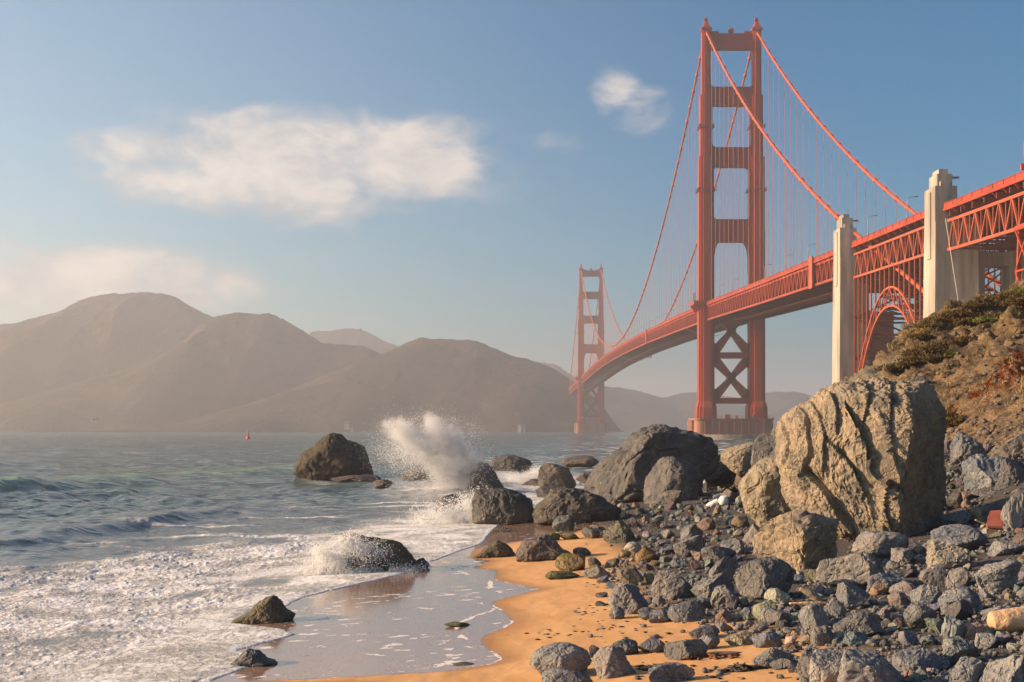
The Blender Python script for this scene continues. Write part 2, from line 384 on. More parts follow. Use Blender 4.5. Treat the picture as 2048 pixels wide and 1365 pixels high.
    def rounded(a, bb, n=7):
        pts = []
        for sx_, sy_, a0 in ((1, -1, -90), (1, 1, 0), (-1, 1, 90), (-1, -1, 180)):
            for i in range(n): pts.append((sx_ * (a - 4) + 4 * math.cos(R(a0 + 90 * i / (n - 1))), sy_ * (bb - 4) + 4 * math.sin(R(a0 + 90 * i / (n - 1)))))
        return pts
    m.prism_z(rounded(22.2, 13), -3, 10.6, rounded(21.6, 12.4)); m.prism_z(rounded(22.3, 13.1), 10.6, 11.4)
    for k in range(5): y = -8 + 4 * k; m.box(-23.0, -21.2, y - 1.1, y + 1.1, -3, 10.2)
    for k in range(9): x = -16 + 4 * k; m.box(x - 0.25, x + 0.25, -13.2, -12.2, -3, 10.0)
    for k in range(16):
        x = -21 + 2.8 * k
        m.bar((x, -12.4, 11.4), (x, -12.4, 12.7), 0.14, 0.14)
    m.bar((-21.4, -12.4, 12.7), (21.4, -12.4, 12.7), 0.14, 0.14); m.bar((-21.4, -12.4, 12.1), (21.4, -12.4, 12.1), 0.1, 0.1)
    m.box(-5, -2, -11, -9, 11.4, 13.6); m.box(1, 2, -11, -9, 11.4, 13.0); m.box(10, 11.4, -11.5, -10, 11.4, 13.4)
    m.build('pier', M_PIER, root)
    m = MB()                                       # balcony that carries the footway round the outside of the leg at deck level
    zr = 75.6; x = -TC - 4.3
    m.box(x - 3.4, x, -9.5, 9.5, zr - 1.6, zr - 0.9)
    for q in ((x - 3.4, x - 3.2, -9.5, 9.5), (x - 3.4, x + 2, -9.5, -9.3), (x - 3.4, x + 2, 9.3, 9.5)): m.box(q[0], q[1], q[2], q[3], zr - 0.9, zr + 0.4)
    for y in (-8, -3, 3, 8): m.prism_y([(x, zr - 1.6), (x - 3.2, zr - 1.6), (x - 2.6, zr - 2.4), (x, zr - 5.5)], y - 0.3, y + 0.3)
    for y in (-9, -4): m.bar((x - 2.8, y, zr), (x - 2.8, y, zr + 5), 0.35, 0.35)
    m.build('walkway', M_ORANGE, root)
    return root
tower = make_tower(); tower['label'] = 'near tower standing on its brown ribbed pier'
ftower = tower.copy(); C.objects.link(ftower); ftower.parent = bridge; ftower.location = (0, 1280, 1.5); ftower['label'] = 'far tower faded by haze'
for ch in list(tower.children):
    c = ch.copy(); C.objects.link(c); c.parent = ftower
    for g in ch.children:
        d = g.copy(); C.objects.link(d); d.parent = c
m = MB(); nn = 48                                  # fender ring round the near pier
oe = [(27 * math.cos(2 * math.pi * k / nn) + 3, 21 * math.sin(2 * math.pi * k / nn)) for k in range(nn)]
m.prism_z(oe, -3, 2.6); m.prism_z([(a * 1.01, b * 1.01) for a, b in oe], 1.4, 2.0)
m.build('fender_ring', M_FENDER, tower)

# deck, trusses, railings
TW = 13.7
def truss(m, s0, s1, tx, dt, db, panel=7.62, ch=0.9, dg_=0.6, verts=True):
    n = max(1, round((s1 - s0) / panel)); ds = (s1 - s0) / n
    for k in range(n):
        a, b = s0 + k * ds, s0 + (k + 1) * ds; mid = (a + b) / 2
        m.bar((tx, a, rail(a) - dt), (tx, b, rail(b) - dt), 0.8, ch); m.bar((tx, a, rail(a) - db), (tx, b, rail(b) - db), 0.8, ch)
        m.bar((tx, a, rail(a) - db), (tx, mid, rail(mid) - dt), dg_, dg_); m.bar((tx, mid, rail(mid) - dt), (tx, b, rail(b) - db), dg_, dg_)
        if verts:
            m.bar((tx, a, rail(a) - dt), (tx, a, rail(a) - db), 0.3, 0.3); m.bar((tx, mid, rail(mid) - dt), (tx, mid, rail(mid) - db), 0.26, 0.26)
for tx in (-TW, TW):
    m = MB(); truss(m, -334, 1640, tx, 2.6, 9.8); m.build('stiffening_truss', M_ORANGE, bridge)
for tx in (-TW - 0.9, TW + 0.9):
    m = MB()
    for s0, s1 in ((-700, -454), (-440, -352), (-333, -9), (9, 1271), (1289, 1640)):
        n = max(1, round((s1 - s0) / 7.62)); ds = (s1 - s0) / n
        for k in range(n):
            a, b = s0 + k * ds, s0 + (k + 1) * ds
            m.bar((tx, a, rail(a) - 0.06), (tx, b, rail(b) - 0.06), 0.22, 0.16)
            m.bar((tx, a, rail(a) - 0.72), (tx, b, rail(b) - 0.72), 0.07, 1.0)
            m.bar((tx, a, rail(a) - 1.65), (tx, b, rail(b) - 1.65), 0.5, 0.75)
            m.bar((tx, a, rail(a) + 0.06), (tx, a, rail(a) - 1.9), 0.34, 0.3)
            if s0 < 900: m.bar((tx, a, rail(a) - 1.8), (tx * 0.93, a, rail(a) - 3.0), 0.3, 0.7)
    m.build('railing', M_ORANGE, bridge)
m = MB()
for s0, s1 in ((-700, -345), (-345, -9), (-9, 1271), (1271, 1640)):
    n = max(1, round((s1 - s0) / 15.24)); ds = (s1 - s0) / n
    for k in range(n):
        a, b = s0 + k * ds, s0 + (k + 1) * ds
        m.add([(-TW - .6, a, rail(a) - 2.0), (TW + .6, a, rail(a) - 2.0), (TW + .6, b, rail(b) - 2.0), (-TW - .6, b, rail(b) - 2.0), (-TW - .6, a, rail(a) - 1.6), (TW + .6, a, rail(a) - 1.6), (TW + .6, b, rail(b) - 1.6), (-TW - .6, b, rail(b) - 1.6)],
              [(0, 3, 2, 1), (4, 5, 6, 7), (0, 1, 5, 4), (1, 2, 6, 5), (2, 3, 7, 6), (3, 0, 4, 7)])
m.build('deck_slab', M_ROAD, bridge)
m = MB()
s = -334.0
while s < 1640:
    m.bar((-TW, s, rail(s) - 3.4), (TW, s, rail(s) - 3.4), 0.5, 1.6); m.bar((-TW, s, rail(s) - 9.8), (TW, s, rail(s) - 9.8), 0.5, 0.7)
    m.bar((-TW, s, rail(s) - 9.8), (0, s + 7.62, rail(s + 7.62) - 9.8), 0.45, 0.45); m.bar((TW, s, rail(s) - 9.8), (0, s + 7.62, rail(s + 7.62) - 9.8), 0.45, 0.45)
    if s < 900:
        for tx in (-9, -4.5, 0, 4.5, 9): m.bar((tx, s, rail(s) - 2.7), (tx, s + 7.62, rail(s + 7.62) - 2.7), 0.35, 0.9)
        for tx in (-6.8, 6.8): m.bar((tx, s, rail(s) - 9.5), (tx, s + 7.62, rail(s + 7.62) - 9.5), 0.4, 0.4)
    s += 7.62
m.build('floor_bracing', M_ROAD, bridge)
m = MB()
for s, hw, d0, d1 in ((-290, 3.0, -0.6, 11.0), (330, 2.4, -0.5, 10.5), (780, 2.6, -0.5, 10.5)):
    m.box(-TW - 1.7, -TW - 1.15, s - hw, s + hw, rail(s) - d1, rail(s) - d0)
m.build('expansion_cover', M_CABLE, bridge)
# main cables and hangers
def cable_z(s):
    if s < 0: u = -s / 343.0; return 226.3 + (72.4 - 226.3) * u - 9.5 * 4 * u * (1 - u)
    if s <= 1280: return 88.0 + (226.3 + 1.5 * s / 1280 - 88.0) * ((s - 640) / 640.0) ** 2
    u = (s - 1280) / 343.0; return 227.8 + (75 - 227.8) * u - 9.5 * 4 * u * (1 - u)
for tx in (-TC, TC):
    m = MB(); m.tube([(tx, -343 + 343 * i / 30, cable_z(-343 + 343 * i / 30)) for i in range(31)], 0.62, 10)
    m.tube([(tx, 1280 * i / 90, cable_z(1280 * i / 90)) for i in range(91)], 0.62, 10); m.tube([(tx, 1280 + 343 * i / 20, cable_z(1280 + 343 * i / 20)) for i in range(21)], 0.62, 10)
    s = -343.0 + 15.24
    while s < 1280:                                # cable bands where the hangers are clamped on
        if abs(s) > 6: m.tube([(tx, s - 0.8, cable_z(s - 0.8)), (tx, s + 0.8, cable_z(s + 0.8))], 0.95, 10)
        s += 15.24
    m.tube([(tx, -343, 72.4), (tx * .85, -362, 64.5), (tx * .85, -405, 50.5), (tx * .85, -470, 29)], 0.7, 10)
    cb = m.build('main_cable', M_CABLE, bridge, True)
    m = MB()
    for dx in (-0.55, 0.55): m.tube([(tx + dx, -343 + 343 * i / 24, cable_z(-343 + 343 * i / 24) + 1.25) for i in range(25)], 0.05, 4)
    m.build('hand_line', M_CABLE, cb)
hs = [s for s in np.arange(-343 + 15.24, -8, 15.24)] + [s for s in np.arange(15.24, 1272, 15.24)] + [s for s in np.arange(1280 + 15.24, 1600, 15.24)]
allh = sorted([(s, tx) for s in hs for tx in (-TC, TC)], key=lambda q: q[0])
def hanger(m, s, tx):
    r = 0.06 if s < 500 else 0.075
    for d in (-0.3, 0.3): m.tube([(tx, s + d, rail(s) - 0.4), (tx, s + d, cable_z(s) - 0.4)], r, 5, False)
for s, tx in allh[:99]:
    if cable_z(s) - rail(s) > 1: m = MB(); hanger(m, s, tx); m.build('hanger', M_CABLE, bridge, True)
m = MB()
for s, tx in allh[99:]:
    if cable_z(s) - rail(s) > 1: hanger(m, s, tx)
m.build('hanger', M_CABLE, bridge, True)['kind'] = 'stuff'

# pylons at both ends of the arch, each two stepped shafts
def pylon(sc, zt, zb, t0, t1, t2, t3, dz):
    root = empty('pylon', (0, 0, 0), 0, bridge)
    for sg in (1, -1):
        m = MB(); f = (lambda a: a) if sg == 1 else (lambda a: -a)
        def bx(a, b, y0, y1, z0, z1, tap=0.0):
            a, b = sorted((f(a), f(b)))
            m.add([(a - tap, y0 - tap, z0), (b + tap, y0 - tap, z0), (b + tap, y1 + tap, z0), (a - tap, y1 + tap, z0), (a, y0, z1), (b, y0, z1), (b, y1, z1), (a, y1, z1)],
                  [(0, 3, 2, 1), (4, 5, 6, 7), (0, 1, 5, 4), (1, 2, 6, 5), (2, 3, 7, 6), (3, 0, 4, 7)])
        y0, y1 = sc - 5, sc + 5; zd = rail(sc)
        bx(t0, t1, y0, y1, zd - 18, zt - 4.6); bx(t0 + 0.9, t1 - 0.9, y0 + 1.2, y1 - 1.2, zt - 4.6, zt - 1.6 + 0.3)
        bx(t0 + 1.5, t1 - 1.9, y0 + 1.8, y1 - 1.8, zt - 1.3, zt); bx(t0 - 0.35, t0 + 2.2, y0 + 3.4, y1 - 3.4, zd - 14, zt - 5.8); bx(t0 + 1.4, t1 - 2.0, y0 - 0.05, y0 + 2, zd - 5, zt - 3.4)
        bx(t0 + 0.02, t2, y0 - 0.25, y1 + 0.25, zb, zd - 4.8, 0.5); bx(t1 - 0.3, t2 - 0.7, y0 + 1.0, y1 - 1.0, zd - 4.8, zd - 2.2)
        if t3 is not None: bx(t2 - 0.6, t3, y0 + 1.6, y1 - 1.6, zb, zd - 12)
        bx(t1 - 0.9, t1 + 1.4, y0 + 3, y0 + 3.6, zt - 2.2, zt - 1.7)
        pass
        for zz in np.arange(zb + 6, zd - 6, 5.5): a, b = sorted((f(t0 + 0.3), f(t2 - 0.3))); m.box(a, b, y0 - 0.29, y0 - 0.1, zz, zz + 0.10)
        m.build('shaft', M_CONC, root)
    m = MB(); m.box(-8, 8, sc - 3, sc + 3, rail(sc) - 16, rail(sc) - 12.4)
    if dz: m.box(t2, t2 + 9, sc - 2, sc + 2, zb, 44)
    m.build('cross_wall', M_PIER if dz else M_CONC, root)  # reddish concrete paints shade and red bounce light onto the arch-side wall
pylon(-346, 75.6, -2, -18.2, -12.9, -9.0, None, True)
pylon(-448, 72.9, 2, -16.6, -10.9, -5.6, -3.2, False)
# arch span between the pylons
arch = empty('arch_span', (0, 0, 0), 0, bridge)
sA, sB = -440.0, -352.0
sm, hw = (sA + sB) / 2, (sB - sA) / 2
def arch_z(s, k): u = (s - sm) / hw; return (47.5 - 32 * abs(u) ** 2.05) if k else (42.0 - 33 * abs(u) ** 2.2)
for tx in (-TW, TW):
    m = MB(); n = 16; ss = [sA + (sB - sA) * i / n for i in range(n + 1)]
    for i in range(n):
        a, b = ss[i], ss[i + 1]
        m.bar((tx, a, arch_z(a, 1)), (tx, b, arch_z(b, 1)), 0.6, 0.6); m.bar((tx, a, arch_z(a, 0)), (tx, b, arch_z(b, 0)), 0.6, 0.6)
        m.bar((tx, a, arch_z(a, 0)), (tx, b, arch_z(b, 1)), 0.28, 0.28) if i < n / 2 else m.bar((tx, a, arch_z(a, 1)), (tx, b, arch_z(b, 0)), 0.28, 0.28)
        m.bar((tx, b, arch_z(b, 0)), (tx, b, arch_z(b, 1)), 0.3, 0.3)
    m.build('arch_rib', M_CABLE, arch)
    m = MB(); truss(m, sA, sB, tx, 4.2, 11.6, 8.8, 0.7, 0.45)
    for i in range(n + 1):
        if i % 2 == 0 or True:
            s = ss[i]
            if rail(s) - 11.6 > arch_z(s, 1) + 0.5: m.bar((tx, s, rail(s) - 11.6), (tx, s, arch_z(s, 1)), 0.42, 0.42)
    m.build('spandrel_frame', M_CABLE, arch)
m = MB()
for i in range(n + 1):
    s = ss[i]; zb_, zt_ = arch_z(s, 1), rail(s) - 11.6
    for z in (rail(s) - 4.2, zt_, zb_, arch_z(s, 0)): m.bar((-TW, s, z), (TW, s, z), 0.5, 0.6)
    if i % 2 == 0: m.bar((-TW, s, rail(s) - 4.2), (TW, s, zt_), 0.3, 0.35); m.bar((TW, s, rail(s) - 4.2), (-TW, s, zt_), 0.3, 0.35)
    if zt_ - zb_ > 3 and i % 2 == 0:
        k = max(1, int((zt_ - zb_) / 12))
        for j in range(k):
            za, zc_ = zb_ + (zt_ - zb_) * j / k, zb_ + (zt_ - zb_) * (j + 1) / k
            m.bar((-TW, s, za), (TW, s, zc_), 0.4, 0.4); m.bar((TW, s, za), (-TW, s, zc_), 0.4, 0.4); m.bar((-TW, s, za), (TW, s, za), 0.45, 0.5)
    if i < n:
        s2 = ss[i + 1]
        for kk in (0, 1): m.bar((-TW, s, arch_z(s, kk)), (0, s2, arch_z(s2, kk)), 0.35, 0.35); m.bar((TW, s, arch_z(s, kk)), (0, s2, arch_z(s2, kk)), 0.35, 0.35)
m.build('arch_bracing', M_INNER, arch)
# approach viaduct this side of the pylons
via = empty('approach_viaduct', (0, 0, 0), 0, bridge)
for tx in (-TW, TW):
    m = MB(); truss(m, -640, -455, tx, 4.6, 12.0, 9.0, 0.75, 0.5); m.build('viaduct_truss', M_CABLE, via)
m = MB(); s = -640.0
while s < -455:
    m.bar((-TW - 1.2, s, rail(s) - 3.2), (TW + 1.2, s, rail(s) - 3.2), 0.5, 1.3); m.bar((-TW, s, rail(s) - 12), (TW, s, rail(s) - 12), 0.5, 0.6)
    m.bar((-TW, s, rail(s) - 12), (TW, s + 9, rail(s + 9) - 12), 0.4, 0.4); m.bar((-TW, s, rail(s) - 12), (TW, s, rail(s) - 4.6), 0.35, 0.35); m.bar((TW, s, rail(s) - 12), (-TW, s, rail(s) - 4.6), 0.35, 0.35)
    for tx in (-9, -4.5, 0, 4.5, 9): m.bar((tx, s, rail(s) - 2.8), (tx, s + 9, rail(s + 9) - 2.8), 0.35, 0.9)
    s += 9
m.build('viaduct_bracing', M_INNER, via)
for s in (-512, -590):
    m = MB(); zt = rail(s) - 12.3
    for tx in (-TW, TW):
        for d in (-5, 5): m.bar((tx, s + d * 0.7, zt), (tx * 1.1, s + d, 4), 0.9, 0.9)
        m.box(tx - 1, tx + 1, s - 4.5, s + 4.5, zt, zt + 0.9)
        for k in range(5):
            za, zb_ = 4 + (zt - 4) * k / 5, 4 + (zt - 4) * (k + 1) / 5
            m.bar((tx * 1.05, s - 4.5, za), (tx * 1.05, s + 4.5, zb_), 0.4, 0.4); m.bar((tx * 1.05, s + 4.5, za), (tx * 1.05, s - 4.5, zb_), 0.4, 0.4); m.bar((tx * 1.05, s - 4.5, zb_), (tx * 1.05, s + 4.5, zb_), 0.4, 0.4)
    for k in range(4):
        za, zb_ = 4 + (zt - 4) * k / 4, 4 + (zt - 4) * (k + 1) / 4
        for d in (-4.5, 4.5): m.bar((-TW, s + d, za), (TW, s + d, zb_), 0.45, 0.45); m.bar((TW, s + d, za), (-TW, s + d, zb_), 0.45, 0.45)
    m.build('viaduct_tower', M_ORANGE, via)
# movable maintenance platforms hung under the deck
for s, nm in ((62, 'nearer'), (560, 'farther')):
    root = empty('maintenance_platform', bworld(6, s, rail(s) - 12.5), BRZ); sc_ = 1 if s < 100 else 1.7
    tag(root, ('work platform with a sagging net under the bridge deck just past the near tower' if s < 100 else 'work platform with a sagging net under the middle of the bridge deck'), 'work platform', 'work platforms under the deck')
    m = MB(); m.box(2, 6, -4, 4, -0.4, 0); m.box(5.6, 6, -4, 4, 0, 1.4)
    for x in (2.2, 5.8): m.bar((x, 0, 0), (x, 0, 2.8), 0.3, 0.3)
    m.build('gantry', M_ROAD, root)
    m = MB()
    for k in range(3): m.tube([(3 - 26 * u, -3 + 3 * k, -0.3 - 4.5 * math.sin(math.pi * u) * (1 - 0.4 * u) + 1.0 * u) for u in np.linspace(0, 1, 14)], 0.10 * sc_, 5)
    for u in np.linspace(0.1, 0.9, 7): m.bar((3 - 26 * u, -3, -0.3 - 4.5 * math.sin(math.pi * u) * (1 - 0.4 * u) + u), (3 - 26 * u, 3, -0.3 - 4.5 * math.sin(math.pi * u) * (1 - 0.4 * u) + u), 0.08, 0.08)
    m.build('net', M_GREY, root)
# street lamps along the near rail
ORD = ['first', 'second', 'third', 'fourth', 'fifth', 'sixth', 'seventh', 'eighth', 'ninth', 'tenth', 'eleventh', 'twelfth', 'thirteenth', 'fourteenth', 'fifteenth', 'sixteenth', 'seventeenth', 'eighteenth', 'nineteenth', 'twentieth']
ORD += ['twenty-' + o for o in ORD[:9]] + ['thirtieth'] + ['thirty-' + o for o in ORD[:9]] + ['fortieth'] + ['forty-' + o for o in ORD[:9]]
mp = MB(); mp.tube([(0, 0, 0), (0, 0, 0.9), (0, 0, 1.0), (0, 0, 5.2), (0.15, 0, 5.8), (0.6, 0, 6.15), (1.4, 0, 6.3), (2.3, 0, 6.35)], [0.24, 0.24, 0.15, 0.12, 0.11, 0.10, 0.09, 0.08], 7); mp = mp.mesh('post', True); mp.materials.append(M_GREY)
mh = MB(); mh.prism_y([(1.9, 6.25), (2.0, 6.5), (3.0, 6.55), (3.2, 6.3)], -0.22, 0.22); mh = mh.mesh('lamp_head'); mh.materials.append(M_GREY)
k = 0
for s in list(np.arange(-417, 1260, 45.72)):
    if -458 < s < -438 or -356 < s < -336 or abs(s) < 10: s += 14
    r_ = empty('street_lamp', bworld(-TW - 0.4, s, rail(s) - 0.2), BRZ)
    tag(r_, f'slim curved street lamp on the bridge rail, {ORD[k]} from the nearest concrete pylon', 'street lamp', 'street lamps along the bridge rail')
    link('post', mp, None, r_); link('lamp_head', mh, None, r_); k += 1
s = -508; r_ = empty('tall_lamp', bworld(-TW + 1.0, s, rail(s) - 0.2), BRZ)
tag(r_, 'tall thin lamp pole with a red box at its foot, on the viaduct rail', 'lamp pole')
m = MB(); m.tube([(0, 0, 0), (0, 0, 7.2), (0.2, 0, 7.9), (0.8, 0, 8.4), (2.0, 0, 8.7), (3.2, 0, 8.7)], [0.12, 0.1, 0.08, 0.07, 0.06, 0.05], 7); m.build('post', M_GREY, r_, True)
m = MB(); m.box(-0.75, 0.75, -0.3, 0.3, 1.1, 2.5); m.box(-0.6, 0.6, -0.34, -0.3, 1.25, 2.35); m.build('sign_box', M_RED, r_)
m = MB(); m.prism_y([(2.9, 8.6), (3.0, 8.85), (4.0, 8.85), (4.1, 8.65)], -0.2, 0.2); m.build('lamp_head', M_GREY, r_)
m = MB(); a = bworld(-TW - 2.6, -461, rail(-461) - 4.6); b = bworld(-TW + 3.5, -461, rail(-461) - 44); m.tube([a, [(a[i] + b[i]) / 2 for i in range(3)], b], 0.07, 5)
tag(m.build('drain_cable', M_WHITE, None, True), 'thin pale cable slanting down beside the larger concrete pylon', 'cable')
# ------------------------------------------------------------------ far hills
M_HILL, t, b, _ = principled('dry_hillside')
p = t.pos()
n = t.noise(p, 0.006, 7, 0.62, 0.3); n2 = t.noise(t.mapping(p, (1, 1, 2.5)), 0.03, 5, 0.6)
col = t.mix(t.ramp(n, 0.42, 0.60), (0.024, 0.020, 0.016, 1), (0.070, 0.046, 0.033, 1))
t.put(b.inputs['Base Color'], t.mix(t.ramp(n2, 0.5, 0.72), col, (0.03, 0.035, 0.02, 1))); b.inputs['Roughness'].default_value = 0.95
b.inputs['Specular IOR Level'].default_value = 0.1
t.put(b.inputs['Normal'], t.bump(t.noise(p, 0.05, 6, 0.65), 0.7, 8))
def hill(name, crest, Yc, Yf, Yb, seed, gul=0.17, drop=0):
    """a ridge: its crest stands at depth Yc, its seaward flank comes down to the water at Yf, its far side at Yb"""
    cp = np.array(crest, float); px = np.linspace(cp[0, 0], cp[-1, 0], max(60, int((cp[-1, 0] - cp[0, 0]) / 2.2)))
    py = np.interp(px, cp[:, 0], cp[:, 1]) + drop
    ker = np.exp(-0.5 * (np.arange(-9, 10) / 1.5) ** 2); ker /= ker.sum(); py = np.convolve(np.pad(py, 9, 'edge'), ker, 'valid')
    Xc = (px - CX) / F * Yc; Zc = H + (HY - py) / F * Yc
    v = np.r_[np.linspace(0, 1, 70), np.linspace(1.03, 2, 14)]
    X = np.repeat(Xc[None], len(v), 0)
    wob = fbm(P3(Xc / 420, np.full_like(Xc, seed * 3.1)), 3, seed) * 0.10 * Yc
    vv = v[:, None]; Y = np.where(vv <= 1, (Yf + wob[None]) * (1 - vv) + Yc * vv, Yc + (Yb - Yc) * (vv - 1))
    X = X * (0.35 * np.minimum(Y / Yc, 1) + 0.65) if False else X * 1.0
    prof = np.where(vv <= 1, 1 - (1 - np.minimum(vv, 1)) ** 1.75, 1 - 0.95 * (vv - 1) ** 1.3)
    Z = Zc[None] * prof
    q = P3((X / 300).ravel(), (Y / 420).ravel()); e = np.clip(4 * vv * (1 - vv), 0, 1) ** 0.8
    rn = fbm(q, 5, seed + 5, ridged=True).reshape(X.shape)
    Z = Z * (1 + gul * 1.6 * (rn - 0.35) * e * (vv <= 1))
    Z += fbm(P3((X / 40).ravel(), (Y / 40).ravel()), 4, seed + 9).reshape(X.shape) * 5 * np.clip(Zc[None] / 100, 0, 1) * (vv > 0.02)
    fine = fbm(P3((Xc / 14), np.full_like(Xc, 0.3)), 3, seed + 30); Z += np.maximum(fine, 0)[None] * 6 * (np.abs(vv - 1) < 0.03)
    Z[0] = -3; Z[-1] = -3
    o = link(name, mesh_np(name, np.stack([X.ravel(), Y.ravel(), Z.ravel()], 1), grid_faces(*X.shape)), M_HILL)
    o['kind'] = 'structure'; o['label'] = name.replace('_', ' '); return Xc, Zc
hill('distant_hills', [(560, 720), (640, 672), (700, 664), (740, 676), (800, 697), (880, 730), (980, 760), (1060, 722), (1110, 732), (1150, 760), (1210, 778), (1290, 790), (1322, 798), (1360, 790), (1420, 790), (1480, 796), (1540, 785), (1600, 792), (1640, 803), (1720, 815), (1900, 825), (2300, 835), (2700, 850)], 5200, 4500, 6500, 21)
hill('main_hill', [(-1500, 850), (-1000, 800), (-500, 740), (-250, 690), (-80, 660), (0, 644), (60, 633), (125, 613), (190, 592), (232, 586), (285, 584), (335, 585), (362, 593), (395, 610), (425, 625), (480, 650), (560, 690), (680, 750), (820, 850)], 3700, 3050, 4500, 3, 0.12, 11)
hill('middle_hill', [(-700, 858), (-350, 835), (-100, 815), (80, 790), (190, 765), (265, 740), (330, 712), (400, 660), (430, 630), (470, 624), (520, 625), (543, 624), (575, 638), (610, 660), (650, 686), (700, 691), (730, 694), (760, 706), (850, 745), (1000, 830), (1100, 858)], 3300, 2750, 3900, 6, 0.11, 5)
hill('headland', [(300, 858), (420, 835), (540, 795), (640, 755), (710, 728), (765, 708), (790, 700), (815, 685), (850, 678), (905, 678), (958, 681), (985, 694), (1020, 709), (1060, 720), (1100, 733), (1130, 750), (1160, 770), (1195, 800), (1212, 835), (1222, 860)], 2950, 2450, 3500, 9, 0.11, 5)

# ------------------------------------------------------------------ land: beach, wet sand, shingle and the bluff
swash = curve_from_px([(500, 1365), (720, 1364), (880, 1345), (985, 1329), (1008, 1318), (985, 1300), (968, 1288), (972, 1272), (1010, 1258), (1032, 1243), (1010, 1222), (985, 1206), (1015, 1196), (1055, 1186), (1085, 1178), (1020, 1166), (992, 1158), (1000, 1142), (950, 1136), (985, 1122), (938, 1116), (950, 1102), (975, 1092), (1060, 1080), (1150, 1066), (1190, 1050), (1230, 1020)])
front = curve_from_px([(330, 1372), (420, 1364), (470, 1345), (545, 1318), (470, 1303), (520, 1290), (592, 1270), (560, 1258), (470, 1247), (520, 1230), (575, 1213), (605, 1196), (680, 1178), (735, 1165), (800, 1150), (862, 1133), (840, 1126), (872, 1122), (905, 1108), (965, 1088), (985, 1062), (1005, 1046), (1060, 1012), (1100, 985)])
swx = lambda y: np.where(y < 100, np.interp(y, *swash), shift(y) + 2.0)
frx = lambda y: np.where(y < 112, np.interp(y, *front), shift(y) - 3.5)
def fan(ys, ratios):
    Y = np.repeat(ys[:, None], len(ratios), 1); return Y * ratios[None], Y
ys = np.r_[np.geomspace(9, 26, 18)[:-1], np.geomspace(26, 118, 520), np.geomspace(118.5, 900, 60)[1:], (1400, 2200, 3400, 5000)]
rat = np.r_[np.linspace(-1.2, -0.36, 18)[:-1], np.linspace(-0.36, 0.37, 620), np.linspace(0.37, 1.5, 24)[1:]]
X, Y = fan(ys, rat); x, y = X.ravel(), Y.ravel()
z = beach_z(x, y)
far = sstep(110, 160, y); z = z * (1 - far) + np.minimum(z, land_z(x, y) - 0.5) * far
z = np.minimum(z, 30) - 6 * sstep(900, 2000, y)
z = np.maximum(z, -2.5)
nz = fbm(P3(x * 0.35, y * 0.22), 3, 4)
z += 0.05 * nz * sstep(swx(y) - 0.4, swx(y) + 1.5, x) + 0.02 * fbm(P3(x * 2.2, y * 1.2), 3, 8) * sstep(swx(y), swx(y) + 1, x)
dsw = x - swx(y) + 0.10 * fbm(P3(x * 1.5, y * 1.5), 3, 14)
wet = 1 - sstep(-0.15, 0.10, dsw); damp = 1 - sstep(0.0, 0.9 + 0.5 * nz, dsw)
jag = fbm(P3(x * 2.5, y * 1.2), 4, 31)
lace = 0.62 * np.exp(-((dsw + 0.08) / 0.09) ** 2) * sstep(-0.15, 0.2, fbm(P3(x * 0.6, y * 0.45), 2, 77))
inner = dsw + 0.9 + 0.55 * np.sin(y * 0.75) + 0.5 * nz
lace = np.maximum(lace, np.exp(-(inner / 0.13) ** 2) * sstep(-0.1, 0.2, fbm(P3(x * 0.8, y * 0.3), 2, 78)) * 0.8)
streak = 1.15 * sstep(0.08, 0.32, fbm(P3(x * 1.3 + 0.8 * np.sin(y * 1.3), y * 2.2), 4, 91)) * (wet > 0.5) * sstep(-0.25, 0.25, fbm(P3(x * 0.25, y * 0.2), 2, 12)) * 0.75
lace = np.maximum(lace, streak)
shing = sstep(0.0, 1.0, hill_z(x, y) - z + 1.5)
fld = curve_from_px([(1160, 1085), (1210, 1140), (1190, 1180), (1225, 1225), (1330, 1243), (1420, 1255), (1560, 1285), (1620, 1345), (1680, 1362)])
fx = np.interp(y, *fld); shing = np.clip(sstep(0.2, 2.2, x - fx + 0.9 * nz), 0, 1)
M_SAND, t, b, _ = principled('golden_beach_sand')
p = t.pos(); a_wet, a_damp, a_lace, a_sh = t.attr('wet'), t.attr('damp'), t.attr('lace'), t.attr('shingle')
g1 = t.noise(p, 60, 3, 0.6); g2 = t.noise(t.mapping(p, (1, 0.5, 1)), 0.9, 5, 0.6)
dry = t.mix(t.ramp(g2, 0.35, 0.7), (0.60, 0.315, 0.115, 1), (0.70, 0.40, 0.165, 1))
dry = t.mix(t.math('MULTIPLY', t.ramp(g1, 0.55, 0.75), 0.3), dry, (0.22, 0.13, 0.07, 1))
dp = t.mix(t.ramp(g2, 0.35, 0.7), (0.40, 0.20, 0.07, 1), (0.47, 0.245, 0.095, 1))
cc = t.mix(a_damp, dry, dp); cc = t.mix(a_wet, cc, (0.27, 0.175, 0.125, 1))
sc_ = t.noise(p, 9, 4, 0.6)
cc = t.mix(a_sh, cc, t.mix(t.ramp(sc_, 0.4, 0.6), (0.03, 0.028, 0.026, 1), (0.095, 0.08, 0.065, 1)))  # gravel ground, its colour darkened further for the shade between rocks
lc = t.ramp(t.math('ADD', a_lace, t.math('MULTIPLY', t.math('SUBTRACT', t.noise(t.mapping(p, (1, 0.6, 1)), 9, 5, 0.7), 0.5), 1.3)), 0.42, 0.62)
fleck = t.math('MULTIPLY', t.ramp(t.noise(t.mapping(p, (1, 0.55, 1)), 16, 3, 0.6), 0.62, 0.68), t.math('MULTIPLY', a_wet, t.ramp(t.noise(p, 0.5, 3), 0.45, 0.6)))
lc = t.math('MAXIMUM', t.math('MULTIPLY', lc, t.math('GREATER_THAN', a_lace, 0.05)), fleck)
cc = t.mix(lc, cc, (0.78, 0.74, 0.70, 1))
t.put(b.inputs['Base Color'], cc)
